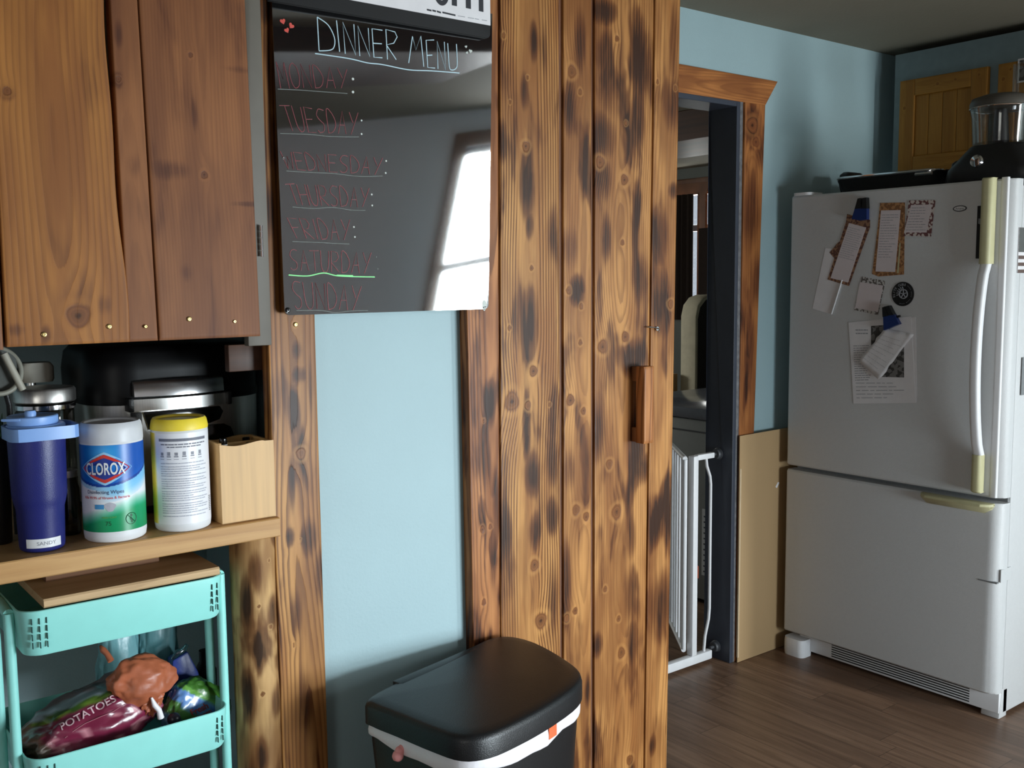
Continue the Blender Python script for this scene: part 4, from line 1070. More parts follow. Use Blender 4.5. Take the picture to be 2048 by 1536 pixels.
for z in (.768, .048):
    b = MB(); b.lathe([(.006, -.034), (.006, -.016), (.017, -.016), (.019, -.012), (.019, -.004), (.022, -.002), (.022, .0)], (xr, gy0, z), 20, 'X'); b.build('pressure_mount', M['grey_dark'] if 'grey_dark' in M else M.setdefault('grey_dark', mat('dark_grey_rubber', (70, 72, 76), .5)), gt, smooth=40)
MB().box(post_x+.0143, post_x+.0163, gy0-.0145, gy0+.0145, .33, .375).build('orange_label', mat('orange_label', (206, 96, 60), .6), gt)
# swinging gate leaf, opened into the far room (bars recede)
lf = empty('gate_leaf', (0, 0, 0), None, None); lf.parent = gt; ORIGIN[lf.name] = ORIGIN[gt.name]
hx = gx_(1371, 1000).x+.002
dirv = Vector((.618, .786, 0)).normalized()
def along(t, z): return (hx+dirv.x*t*.75, gy0+.005+dirv.y*t*.75*1.0, z)
for k, t in enumerate((0, .075, .15, .225, .30, .375, .45, .525, .6, .70)):
    b = MB(); b.tube([along(t, .075), along(t, .765)], .0085 if k in (0, 9) else .0050, 8); b.build('gate_frame' if k in (0, 9) else 'bar', M['white_pl'], lf, smooth=60)
b = MB(); b.tube([along(0, .768), along(.70, .768)], .009, 8); b.build('gate_frame', M['white_pl'], lf, smooth=60)
b = MB(); b.tube([along(0, .072), along(.70, .072)], .009, 8); b.build('gate_frame', M['white_pl'], lf, smooth=60)

# ================================================================ ROOM BEYOND
fz = thing('chest_freezer', (3.75, 3.0, 0), 'grey chest appliance with glossy top seen through the doorway', 'chest freezer')
M['app_grey'] = mat('dull_white_appliance', (150, 152, 150), .4, var=.03)
M['app_top'] = mat('glossy_worktop', (120, 124, 134), .16, var=.05, scale=60)
MB().box(3.262, 4.05, 2.50, 3.40, .02, .80).build('body', M['app_grey'], fz, bevel=.006)
MB().box(3.250, 4.06, 2.49, 3.415, .803, .85).build('lid', M['app_top'], fz, bevel=.006)
MB().box(3.2605, 3.262, 2.52, 3.38, .745, .752).build('trim_line', M['grey_dark'], fz)
gv = MB().box(3.2600, 3.262, 2.62, 2.86, .13, .42).build('vent', M['white_pl'], fz)
b = MB()
for k in range(11): b.box(3.2590, 3.2602, 2.63, 2.85, .145+k*.024, .151+k*.024)
b.build('vent_slots', M['grey_dark'], gv)
mt = thing('mattress', (5.1, 4.2, 0), 'cream-edged mattress standing upright in the room beyond the doorway', 'mattress')
M['matt_side'] = mat('quilted_cream_fabric', (214, 206, 180), .9, var=.08, scale=20, bump=.4, bscale=50)
M['matt_face'] = mat('dark_mattress_fabric', (56, 53, 50), .9, var=.06, scale=14)
mb_ = MB(); x0, x1 = 4.68, 5.85; 
prof = []
mf = [(x0, .02), (x1, .02), (x1, 1.30), (x0+.13, 1.30), (x0+.07, 1.285), (x0+.02, 1.24), (x0, 1.17)]
MB().prism([(x, 4.172, z) for x, z in mf], (0, .125, 0)).build('border', M['matt_side'], mt, bevel=.012)
MB().prism([(x+.018 if x < x0+.2 else x, 4.166, z-.016 if z > .1 else z+.01) for x, z in mf], (0, .008, 0)).build('cover', M['matt_face'], mt, bevel=.006)
cu = thing('curtain', (5.94, 5.6, 1.1), 'dark brown curtain drawn almost across the far window', 'curtain')
M['curtain'] = mat('dark_brown_curtain', (44, 32, 26), .9, var=.1)
sL = at(1389, 500, 'X', 5.93).y
pp = []
for k in range(60):
    t = k/59; pp.append((5.93+.012*math.sin(k*1.1), sL+.02+(5.9-sL)*t, 0))
rings = [[(x, y, z) for x, y, _ in pp]+[(x+.006, y, z) for x, y, _ in reversed(pp)] for z in (1.08, 2.045)]
MB().loft(rings).build('cloth', M['curtain'], cu, smooth=60)
cu2 = thing('curtain', (5.94, 5.2, 1.1), 'narrow curtain hanging right of the bright window slit', 'curtain')
sR = at(1398, 500, 'X', 5.93).y
MB().loft([[(x, y, z) for x, y in ((5.925, sR), (5.925, 5.15), (5.935, 5.15), (5.935, sR))] for z in (1.08, 1.78)]).build('cloth', M['curtain'], cu2)
t4 = empty('trim_4', (0, 0, 0), 'wooden casing with flared head around the far curtained window', 'window casing'); t4['kind'] = 'structure'; ORIGIN[t4.name] = (0, 0, 0)
a, c = at(1421, 362, 'X', 5.975), at(1412, 387, 'X', 5.975)
MB().prism([(5.975, a.y, a.z), (5.975, c.y, c.z), (5.975, 5.95, c.z), (5.975, 5.98, a.z)], (.024, 0, 0)).build('head_board', M['casing_plain'], t4)
MB().box(5.975, 5.999, c.y+.005, FY0+.12, 1.1, c.z).build('side_board', M['casing_plain'], t4)
w3 = window('window_3', 'X', FY0, FY1, FZ0, FZ1, (XF, -1), 1.79, 'curtained window at the far end seen as a bright slit')
o = thing('wooden_crate', (4.4, 4.2, .8), 'light wooden board corner beside the mattress in the far room', 'board')
q0 = at(1346, 745, 'X', 4.62); 
MB().box(4.62, 4.66, 4.30, 4.62, 0.0, q0.z-.01).build('board', M['card'], o); o.location.z = 0; 
for ch in o.children: ch.location.z = .8

# ================================================================ WALL CABINET WITH PLANK DOORS (left)
wc = thing('wall_cabinet', (.4, 1.9, 1.29), 'taupe wall cabinet with stained rustic plank doors, above the shelf', 'cabinet')
xs = at(543, 690, 'Y', 1.73).x
MB().box(-.35, xs-.045, 1.728, 1.748, 1.316, 2.28).box(xs-.045, xs, 1.728, 1.748, 1.286, 2.28).build('face_frame', M['taupe'], wc, bevel=.002)
MB().box(-.35, xs-.02, 1.748, 2.05, 1.31, 2.28).build('carcass', M['dark_wood'], wc)
DY = 1.700
def cut(ss, tt):  # hand-sawn wander of the free edge
    return np.clip((ss-.55)/.45, 0, 1)*(.018*np.sin(tt*9+1.2)+.012*np.sin(tt*21))
dl = empty('door', (0, 0, 0), 'lighter orange plank door with a large knot', None); dl.parent = wc; ORIGIN[dl.name] = ORIGIN[wc.name]
zb_l = at(252, 684, 'Y', DY).z
board('plank', ((-22, 0), (14, 693)), ((210, 0), (256, 684)), zb_l, 2.27, DY, .026, M['door_lt'], dl, seed=41, nu=40, nw=240, amp=.8, edge=cut,
      knots=((147, 632, 22), (14, 182, 8)), marks=((12, 186, 12, 12, .7), (90, 670, 8, 14, .5), (30, 660, 14, 10, .4), (195, 610, 10, 16, .35)))
for x, y in ((88, 669), (218, 653)): screw(at(x, y, 'Y', DY)-Vector((0, .0008, 0)), (0, -1, 0), .0042, dl)
drr = empty('door', (0, 0, 0), 'reddish door of one narrow and one wide plank', None); drr.parent = wc; ORIGIN[drr.name] = ORIGIN[wc.name]
board('plank', ((220, 0), (258, 684)), ((275, 0), (316.5, 681)), zb_l, 2.27, DY+.002, .024, M['door_rd'], drr, seed=42,
      knots=((237, 158, 5),), marks=((236, 160, 7, 12, .8), (238, 70, 6, 20, .5), (285, 420, 20, 30, .2), (262, 330, 10, 20, .3)))
board('plank', ((278, 0), (319.5, 681)), ((490, 0), (521, 668)), zb_l, 2.27, DY, .026, M['door_rd'], drr, seed=43, nu=40, nw=240, amp=1.3,
      knots=((381, 110, 5), (409, 350, 7)), marks=((345, 340, 28, 14, .45), (388, 230, 6, 26, .5), (375, 545, 10, 14, .45), (480, 140, 30, 5, .3), (492, 408, 20, 4, .6), (390, 440, 50, 50, .25), (360, 210, 30, 40, .2)))
for x, y, m_ in ((291, 653, 'brass'), (378, 638, 'brass'), (469, 643, 'brass')): screw(at(x, y, 'Y', DY)-Vector((0, .0008, 0)), (0, -1, 0), .0042 if x == 378 else .003, drr)
do = empty('door', (0, 0, 0), 'dark plank door at the frame edge', None); do.parent = wc; ORIGIN[do.name] = ORIGIN[wc.name]
board('plank', ((-330, 0), (-260, 700)), ((-28, 0), (7, 694)), zb_l-.004, 2.27, DY+.004, .022, M['door_rd'], do, seed=44, nu=14, nw=60)
a, c = at(518.5, 450, 'Y', DY+.02), at(520, 514, 'Y', DY+.02)
hn = MB(); 
for k in range(5):
    z0 = c.z+(a.z-c.z)*k/5; hn.lathe([(.0028, z0+.0006), (.0028, z0+(a.z-c.z)/5-.0006)], (a.x+.004, DY+.022, 0), 10)
hn.build('hinge', M['chrome'], drr)
MB().box(.74, .893, 1.80, 1.82, 1.235, 1.2855).build('bottom_rail', M['dark_wood'], wc, bevel=.002)

# ================================================================ SHELF TOP
shy = 1.745
zt1 = at(430, 1057, 'Y', shy).z; zt = .960; zu = .924
sh = thing('countertop', (.3, 1.95, zu), 'thick light wooden shelf top holding wipes, tumbler and cooker', 'countertop')
xe = at(560, 1050, 'Y', shy).x
plank('front_edge', ((-.45, shy, zu), (-.45, shy, zt), (xe, shy, zt), (xe, shy, zu))[0:1]+((xe, shy, zu), (xe, shy, zt), (-.45, shy, zt)), (0, .0005, 0), M['shelf'], sh, seed=61, nu=120, nw=8, bevel=.0001)
for ob in [o for o in sh.children]: bpy.data.objects.remove(ob)
# long boards: grain runs along x
def xboard(name, x0, x1, y0, y1, z0, z1, m, parent, seed, nw=120, nu=20, bevel=.002):
    """board lying along x; the grained skin wraps front and top"""
    s = MB(); nx_ = nw
    prof = [(y1, z0), (y0+bevel, z0), (y0, z0+bevel), (y0, z1-bevel), (y0+bevel, z1)]+[(y0+bevel+(y1-y0-bevel)*k/nu, z1) for k in range(1, nu+1)]
    V = []; us_ = []; ws = []; d = 0; ds = [0]
    for i in range(1, len(prof)): d += math.hypot(prof[i][0]-prof[i-1][0], prof[i][1]-prof[i-1][1]); ds.append(d)
    for i in range(nx_+1):
        x = x0+(x1-x0)*i/nx_
        for (y, z), dd in zip(prof, ds): V.append((x, y, z)); us_.append(dd); ws.append(x-x0)
    n = len(prof); F = []
    for i in range(nx_):
        for j in range(n-1): a = i*n+j; F.append((a, a+1, a+n+1, a+n)[::-1])
        F.append((i*n+n-1, i*n, (i+1)*n, (i+1)*n+n-1)[::-1])
    F.append(tuple(range(n))); F.append(tuple(reversed([nx_*n+j for j in range(n)])))
    u = np.array(us_); w = np.array(ws)
    g, k, sc, c = wood_fields(u, w, x1-x0, d, seed, (), (), .5, .6, None)
    B = np.stack([u+seed*3.3, np.full_like(u, seed*1.7), w], 1)
    s.v = V; s.f = F
    return s.build(name, m, parent, smooth=40, attrs={'g': ('', 'FLOAT', g), 'k': ('', 'FLOAT', k), 's': ('', 'FLOAT', sc), 'c': ('', 'FLOAT', c), 'board': ('', 'VEC', B)})
xboard('slab', -.45, xe, shy, 2.35, zu, zt, M['shelf'], sh, 61)

# ================================================================ LOG POST UNDER THE SHELF
lg = thing('log_post', (.76, 1.80, 0), 'peeled scorched log post holding up the shelf beside the cart', 'log post')
lr = .045; lcx = (at(478, 1300, 'Y', 1.78).x+at(561, 1300, 'Y', 1.78).x)/2+.003; lcy = 1.80
V = []; A = []; Wd = []; n = 48; nz_ = 200
def lrad(a, z): return lr*(1+.05*noise.noise(Vector((math.cos(a)*1.5, math.sin(a)*1.5, z*5)))+.03*noise.noise(Vector((math.cos(a)*4, math.sin(a)*4, z*18+5))))
for i in range(nz_+1):
    z = .001+(zu-.002)*i/nz_
    for j in range(n):
        a = 2*math.pi*j/n; r_ = lrad(a, z); V.append((lcx+r_*math.cos(a), lcy+r_*math.sin(a), z)); A.append(a); Wd.append(z)
F = [(i*n+j, i*n+(j+1) % n, (i+1)*n+(j+1) % n, (i+1)*n+j) for i in range(nz_) for j in range(n)]
F.append(tuple(reversed(range(n)))); F.append(tuple(nz_*n+j for j in range(n)))
A = np.array(A); Wd = np.array(Wd); U = np.abs(A-math.pi)*lr
kn = []
for (x, y, r_) in ((540, 1253, 4), (524, 1387, 5), (537, 1120, 3), (516, 1212, 4)):
    p = at(x, y, 'Y', lcy-lr*.9); dx = max(-.95, min(.95, (p.x-lcx)/lr)); aa = math.atan2(-math.sqrt(1-dx*dx), dx) % (2*math.pi)
    kn.append((abs(aa-math.pi)*lr, p.z, r_*.001))
mk = [(abs((R(250)-math.pi))*lr, z_, .012, .035, .9) for z_ in (.50, .70, .86)]+[(abs((R(290)-math.pi))*lr, z_, .010, .03, .8) for z_ in (.60, .78)]+[(abs(R(225)-math.pi)*lr, z_, .014, .05, 1.0) for z_ in (.45, .62, .80)]
g, k, sc, c = wood_fields(U*1.0, Wd, 1, .15, 77, kn, mk, .5, 1.4)
B = np.stack([U*.8+5, np.sin(A)*.3, Wd*1.5], 1)
s = MB(); s.v = V; s.f = F
s.build('log', M['log'], lg, smooth=60, attrs={'g': ('', 'FLOAT', g), 'k': ('', 'FLOAT', k), 's': ('', 'FLOAT', sc), 'c': ('', 'FLOAT', c*.6), 'board': ('', 'VEC', B)})

# ================================================================ DISINFECTING WIPES
def cyl(c, r, th0): return lambda u, v: (c[0]+r*math.cos(th0+u/r), c[1]+r*math.sin(th0+u/r), c[2]+v)
def on_cyl(fn, vs, fs, du=0, dv=0, b=None, sub=False):
    b = b or MB(); o0 = len(b.v); b.v += [fn(u+du, v+dv) for u, v in vs]; b.f += [tuple(i+o0 for i in f) for f in fs]; return b
def canister(name, c, r, h, lidh, label, lidm, body, lidr=1.0):
    t = thing(name, c, label, 'wipes canister')
    MB().lathe([(r*.90, 0), (r*.96, .003), (r*.985, .012), (r*.985, h-lidh), (r*.97, h-lidh+.001)], c, 56).build('body', body, t, smooth=40)
    l = MB().lathe([(r*.995*lidr, h-lidh+.0012), (r*1.0*lidr, h-lidh+.004), (r*.985*lidr, h-.012), (r*.955*lidr, h-.004), (r*.90*lidr, h), (r*.82*lidr, h-.001), (r*.80*lidr, h-.004), (.001, h-.004)], c, 56).build('lid', lidm, t, smooth=40)
    return t
M['frost_lid'] = mat('frosted_white_lid', (206, 208, 212), .4)
M['yellow_lid'] = mat('yellow_lid', (240, 214, 62), .45)
M['print'] = vcol_mat('printed_label', .35)
c1 = (.523, 1.802, .9605); r1 = .0525; h1 = at(215, 846, 'Y', 1.80).z-.9605+.004
wp = canister('wipes_canister', c1, r1, h1, .034, 'blue and green printed wipes canister with frosted lid beside the tumbler', M['frost_lid'], M['white_pl'])
face = math.atan2(-c1[1], -c1[0]); th = face-R(12); fn = cyl(c1, r1*.992, th)
hb_ = .019; ht_ = h1-.036; LA = math.pi*r1
def mixc(a, b_, t): t = max(0, min(1, t)); return tuple(a[i]*(1-t)+b_[i]*t for i in range(3))
def lab1(u, v):
    x = (u-.5)*2*LA*.985/1; z = hb_+(ht_-hb_)*v
    blue = mixc((10, 104, 190), (64, 164, 224), max(0, 1-math.hypot(x/.045, (z-.155)/.03)))
    if x > .020: blue = mixc(blue, (12, 84, 176), min(1, (x-.02)/.03))
    sw = .100+.9*max(0, abs(x+.006)-.0)**1.75*2.1          # lower edge of the blue swoosh
    green = mixc((10, 142, 88), (20, 160, 104), v*3)
    wht = (236, 238, 242)
    gt_ = .054+.016*max(-1, min(1, x/.05))
    col = wht
    if z < gt_+.012: col = mixc(green, wht, (z-gt_+.012)/.024)
    if z > sw-.030 and x > -.02: col = mixc(col, (110, 190, 236), min(1, (z-sw+.034)/.02)*.85*min(1, max(0, (x+.02)/.03)))
    if z > sw-.010 and z <= sw-.003: col = mixc(col, (120, 190, 234), .6)
    if z > sw-.003: col = (8, 62, 150) if z < sw+.0015 else mixc((16, 96, 190), blue, (z-sw)/.012)
    return col
gb, at_ = grid_cols(150, 110, lambda u, v: fn((u-.5)*2*LA*.985, hb_+(ht_-hb_)*v), lab1)
lb = gb.build('printed_label', M['print'], wp, smooth=60, attrs=at_)
fn2 = cyl(c1, r1*.992+.0004, th); fn3 = cyl(c1, r1*.992+.0007, th); fn4 = cyl(c1, r1*.992+.001, th)
def hexa(w, h, k=.0): # pointed-round emblem outline
    P = []
    for i in range(40):
        t = -2*math.pi*i/40; c, s_ = math.cos(t), math.sin(t)
        P.append((w*math.copysign(abs(c)**1.7, c), h*math.copysign(abs(s_)**1.75, s_)))
    return P
def fan(P): return [(0, 0)]+P, [(0, i+1, (i+1) % len(P)+1) for i in range(len(P))]
dv = .1285
for nm, w, h, m, f_ in (('emblem_glow', .046, .0285, mat('pale_blue_print', (150, 204, 240), .4), fn2), ('emblem_border', .0415, .0245, mat('red_print', (206, 54, 44), .4), fn3), ('emblem_field', .0350, .0185, mat('dark_blue_print', (22, 52, 140), .4), fn4)):
    vs, fs = fan(hexa(w, h)); on_cyl(f_, vs, fs, -.002, dv).build(nm, m, lb, smooth=0)
fn5 = cyl(c1, r1*.992+.0013, th)
vs, fs = text_outline('CLOROX', .0255, .0005, .80, 1.04)
mxv = max(abs(v[0]) for v in vs); vs = [(u*.034/mxv, v*1.12) for u, v in vs]
o = on_cyl(fn5, vs, fs, -.002, dv).build('emblem_lettering', M['white_pl'], lb, smooth=0)
for s_, sz, u0, v0, m in (('Disinfecting Wipes', .0085, -.004, .0875, mat('slate_print', (76, 88, 120), .5)), ('Kills 99.9% of Viruses & Bacteria', .0062, -.003, .0785, mat('salmon_print', (206, 96, 100), .5)),
                          ('75', .0105, .0, .0340, mat('dark_green_print', (6, 84, 50), .5)), ('FRESH SCENT', .0040, .002, .0445, mat('lime_print', (90, 170, 90), .5))):
    vs, fs = text_outline(s_, sz, .0001); on_cyl(fn2, vs, fs, u0, v0).build('printed_lettering', m, lb, smooth=0)
b = MB(); rr_ = .0098; b.tube([fn2(.0385+rr_*math.cos(t), .039+rr_*math.sin(t)) for t in np.linspace(0, 6.2832, 28)[:-1]], .0006, 5, closed=True)
b.tube([fn2(.0385-rr_*.7, .039+rr_*.7), fn2(.0385, .039), fn2(.0385+rr_*.7, .039-rr_*.7)], .0006, 5)
for (u, v) in ((.0385, .0445), (.0375, .039), (.0395, .034)):
    vs, fs = fan([(.0022*math.cos(t), .0028*math.sin(t)) for t in np.linspace(0, 6.28, 10)[:-1]]); on_cyl(fn2, vs, fs, u, v, b)
b.build('no_flush_symbol', mat('dark_green_print', (6, 84, 50), .5), lb, smooth=0)
vs, fs = fan([(.009*math.cos(t)*(1+.2*math.sin(3*t)), .008*math.sin(t)) for t in np.linspace(0, 6.28, 17)[:-1]]); on_cyl(fn2, vs, fs, .004, .0625).build('printed_wipe', mat('grey_print', (184, 184, 194), .5), lb, smooth=0)
on_cyl(fn2, [(-.022+.002*k, v) for k in range(9) for v in (.059, .067)], [(2*k, 2*k+2, 2*k+3, 2*k+1) for k in range(8)]).build('printed_tag', mat('mid_blue_print', (70, 150, 206), .5), lb, smooth=0)

c2 = (.641, 1.797, .9605); r2 = .0500; h2 = at(352, 838, 'Y', 1.797).z-.9605+.004
wp2 = canister('wipes_canister', c2, r2, h2, .021, 'white wipes canister with yellow lid, its fine-print back facing out', M['yellow_lid'], M['white_pl'])
face2 = math.atan2(-c2[1], -c2[0]); f2 = cyl(c2, r2*.989, face2+R(6)); L2 = r2*math.pi
def lab2(u, v):
    x = (u-.5)*2*L2*.985
    if x < -.052: return mixc((240, 214, 90), (240, 238, 220), (x+.058)/.006) if x > -.058 else (236, 206, 70)
    return (236, 236, 240)
gb, at_ = grid_cols(90, 8, lambda u, v: f2((u-.5)*2*L2*.985, .014+(h2-.024-.014)*v), lab2)
lb2 = gb.build('back_label', M['print'], wp2, smooth=60, attrs=at_)
f3 = cyl(c2, r2*.989+.0004, face2+R(6))
def strip(b, u0, u1, v0, v1, f=f3):
    n_ = max(1, int(abs(u1-u0)/.006)); vs = []; fs = []
    for k in range(n_+1): u = u0+(u1-u0)*k/n_; vs += [(u, v0), (u, v1)]
    for k in range(n_): fs.append((2*k, 2*k+2, 2*k+3, 2*k+1))
    on_cyl(f, vs, fs, 0, 0, b)
rr = random.Random(7); b = MB(); z = h2-.031; k = 0
strip(b, -.044, .046, h2-.038, h2-.033)
def row(b, z, u0, u1, hgt, gap=.0012):
    u = u0
    while u < u1:
        w = min(rr.uniform(.004, .013), u1-u); strip(b, u, u+w, z, z+hgt); u += w+gap
row(b, h2-.0445, -.040, .044, .0022); row(b, h2-.049, -.028, .034, .0020)
b.build('bold_heading', mat('grey_heading_print', (116, 118, 130), .6), lb2, smooth=0)
b = MB(); z = h2-.078
ends = [.040, .046, .030, .044, .012, .046, .040, .046, .018, .044, .038, .046, .042, .015, .046, .040, .034, .046, .044, .022, .046, .040, .030]
for k, e in enumerate(ends):
    if z < .026: break
    row(b, z, -.042, e, .0017, .0009); z -= .0041 if k % 5 else .0058
b.build('fine_print', mat('pale_grey_print', (176, 178, 190), .6), lb2, smooth=0)
b = MB()
for k, u in enumerate((-.038, -.025, -.012, .0015, .016, .031)):
    z0 = h2-.066
    strip(b, u-.0035, u+.0035, z0, z0+.0022); strip(b, u-.0025, u+.0028, z0+.003, z0+.0085+.001*(k % 2)); strip(b, u-.004, u+.004, z0-.004, z0-.003)
b.build('printed_icons', mat('grey_icon_print', (140, 142, 152), .6), lb2, smooth=0)
b = MB()
for k in range(9): strip(b, .052, .060, .030+k*.0032, .0316+k*.0032)
b.build('side_bars', mat('dark_bar_print', (110, 110, 116), .6), lb2, smooth=0)

# ================================================================ TUMBLER
tc_ = (.402, 1.798, .9605)
tb = thing('tumbler', tc_, 'navy blue insulated tumbler with light blue lid and name strip', 'tumbler')
M['navy'] = mat('navy_powder_coat', (34, 40, 108), .38, var=.04, bump=.15, bscale=700)
M['sky_lid'] = mat('light_blue_lid', (132, 172, 232), .4, var=.02)
zt_ = at(70, 872, 'Y', 1.798).z-.9605
MB().lathe([(.031, 0), (.0345, .003), (.0355, .008), (.0375, .070), (.0400, .080), (.0425, .092), (.0445, zt_), (.043, zt_+.001)], tc_, 56).build('body', M['navy'], tb, smooth=50)
ld_ = MB().lathe([(.0450, zt_+.001), (.0458, zt_+.004), (.0455, zt_+.018), (.043, zt_+.021), (.001, zt_+.021)], tc_, 48).build('lid', M['sky_lid'], tb, smooth=40)
cx, cy_ = tc_[0], tc_[1]; Z = tc_[2]+zt_
pl = []
hcx = cx+.006
prof_o = rrect(hcx, cy_-.004, .108, .094, .022, 3); prof_i = rrect(hcx, cy_-.004, .100, .086, .019, 3)
n = len(prof_o)
V = [(x, y, Z-.002) for x, y in prof_o]+[(x, y, Z+.019) for x, y in prof_o]+[(x, y, Z+.019) for x, y in prof_i]+[(x, y, Z-.002) for x, y in prof_i]
F = []
for k in range(4):
    for j in range(n): F.append((k*n+j, k*n+(j+1) % n, ((k+1) % 4)*n+(j+1) % n, ((k+1) % 4)*n+j))
MB().add(V, F).build('carry_handle', M['sky_lid'], tb, smooth=30)
MB().lathe([(.038, Z+.0212), (.039, Z+.024), (.039, Z+.034), (.037, Z+.0355), (.033, Z+.034), (.001, Z+.034)], (cx-.004, cy_, 0), 40).build('flip_cap', M['sky_lid'], tb, smooth=40)
b = MB(); b.lathe([(.0085, Z+.034), (.009, Z+.042), (.0075, Z+.0455), (.001, Z+.046)], (cx-.012, cy_-.022, 0), 18); b.build('spout_knob', M['sky_lid'], tb, smooth=50)
MB().prism([(cx-.055, cy_-.012, Z+.0345), (cx-.03, cy_-.03, Z+.0345), (cx+.01, cy_-.030, Z+.0345), (cx+.01, cy_-.012, Z+.0345)], (0, 0, -.005)).build('straw_flap', M['sky_lid'], tb, bevel=.0015)
ft = cyl(tc_, .0366, math.atan2(-tc_[1], -tc_[0])); b = MB(); 
vs = []; fs = []
for k in range(21): u = -.026+.058*k/20; vs += [(u, .0085), (u, .0235)]
for k in range(20): fs.append((2*k, 2*k+2, 2*k+3, 2*k+1))
ns = on_cyl(ft, vs, fs).build('name_strip', M['white_pl'], tb, smooth=60)
vs, fs = text_outline('SANDY', .0085, .0001, 1.1); on_cyl(cyl(tc_, .0369, math.atan2(-tc_[1], -tc_[0])), vs, fs, .007, .0160).build('strip_lettering', M['ink_grey'], ns, smooth=0)

# ================================================================ BAMBOO ORGANISER
bo_ = thing('bamboo_organizer', (.76, 1.82, .9605), 'bamboo utensil box with wavy top edge beside the yellow-lid canister', 'organizer')
M['bamboo'] = mat('bamboo', (206, 164, 106), .5, var=.10, scale=9, stretch=(9, 9, .4))
fl, fr_ = at(447, 1050, 'Z', .9605), at(551, 1031, 'Z', .9605)
Yf = (fl.y+fr_.y)/2; x0, x1 = fl.x, fr_.x-.001
z_l, z_r = at(447, 888, 'Y', Yf).z, at(545, 880, 'Y', Yf).z; dep = .098
def wavy(y, nm):
    top = []
    for k in range(25):
        t = k/24; zz = z_l+(z_r-z_l)*t - .0055*(math.sin(t*math.pi*2-.3)*.6+.4 if t < .8 else .0)*1.0
        top.append((x0+(x1-x0)*t, y, zz))
    MB().prism([(x0, y, .9605), (x1, y, .9605)]+top[::-1], (0, .008, 0)).build(nm, M['bamboo'], bo_, smooth=0)
wavy(Yf, 'front_panel'); wavy(Yf+dep-.008, 'back_panel')
MB().box(x0, x0+.007, Yf+.008, Yf+dep-.008, .9605, z_l).build('side_panel', M['bamboo'], bo_, bevel=.001)
MB().box(x1-.007, x1, Yf+.008, Yf+dep-.008, .9605, z_r).build('side_panel', M['bamboo'], bo_, bevel=.001)
MB().box(x0+.007, x1-.007, Yf+.045, Yf+.051, .9605, z_l-.006).build('divider', M['bamboo'], bo_)
for px_, yy, hh, lb_ in ((443, .022, 877, 'black marker with silver ring standing in the bamboo box, leftmost'), (499, .030, 884, 'black capped pen lying low in the middle of the bamboo box'), (492, .070, 874, 'black pen top at the back of the bamboo box')):
    q = at(px_, hh, 'Y', Yf+yy); X_ = max(q.x, x0+.016)
    t = thing('marker_pen', (X_, Yf+yy, .962), lb_, 'marker')
    b = MB(); b.lathe([(.0068, .962), (.0068, q.z-.012), (.0072, q.z-.011), (.0072, q.z-.001), (.0055, q.z)], (X_, Yf+yy, 0), 16); b.build('barrel', M['black_gloss'], t, smooth=40)
    b = MB(); b.lathe([(.0074, q.z-.014), (.0076, q.z-.0125), (.0074, q.z-.011)], (X_, Yf+yy, 0), 16); b.build('ring', M['white_pl'], t, smooth=40)

# ================================================================ PRESSURE COOKER
M['soft_chrome'] = mat('polished_grip', (235, 235, 235), .26, metal=1)
M['black_lid'] = mat('satin_black_lid', (9, 9, 10), .4, spec=.18)
ck = thing('pressure_cooker', (.71, 2.06, .9605), 'black and stainless countertop cooker with chrome handle at the back of the shelf', 'cooker')
kx, ky, kw, kd = .706, 2.075, .352, .29; yf = ky-kd/2
def kr(z, s=1.0, r=.085): return [(x, y, z) for x, y in rrect(kx, ky, kw*s, kd*s, r*s, 8)]
zb1 = at(300, 806, 'Y', yf).z
MB().loft([kr(.9610, .92), kr(.966, .96), kr(.975, .965)]).build('foot_base', M['black'], ck, smooth=50)
MB().loft([kr(.9755, .965), kr(zb1-.002, .985)]).build('body', M['steel'], ck, smooth=50)
MB().loft([kr(zb1-.001, 1.0), kr(zb1+.012, 1.0), kr(zb1+.020, .985), kr(1.235, .99), kr(1.268, .96), kr(1.280, .90), kr(1.283, .75)]).build('lid', M['black_lid'], ck, smooth=50)
def kquad(px, y, back, nm, m, bevel=0): return MB().prism([at(x, yy, 'Y', y) for x, yy in px], (0, back, 0)).build(nm, m, ck, bevel=bevel)
# chrome grip on the lid front, curved in plan
def grip(xa, xb, z0, z1, y0, sag, th, nm, m, lean=0):
    rings = []
    for k in range(15):
        t = k/14; x = xa+(xb-xa)*t; y = y0-sag*math.sin(math.pi*t)
        rings.append([(x, y+lean, z1), (x, y, (z0+z1)/2+.25*(z1-z0)), (x, y-.001, z0), (x, y+th, z0), (x, y+th+lean, z1)])
    return MB().loft(rings).build(nm, m, ck, smooth=50)
ga, gb_ = at(272, 763, 'Y', yf-.02), at(452, 750, 'Y', yf-.02); gc = at(280, 795, 'Y', yf-.02)
grip(ga.x, gb_.x, gc.z, ga.z, yf-.006, .018, .012, 'lid_grip', M['soft_chrome'], .008)
gd_, ge = at(268, 801, 'Y', yf-.02), at(456, 784, 'Y', yf-.02); gf = at(280, 823, 'Y', yf-.02)
grip(gd_.x, ge.x, gf.z, gd_.z, yf-.008, .016, .016, 'front_rail', M['steel'])
for xx in (gd_.x-.004, ge.x+.004): MB().box(xx-.005, xx+.005, yf-.018, yf+.03, gf.z-.001, gd_.z+.003).build('rail_end', M['black'], ck, bevel=.002)
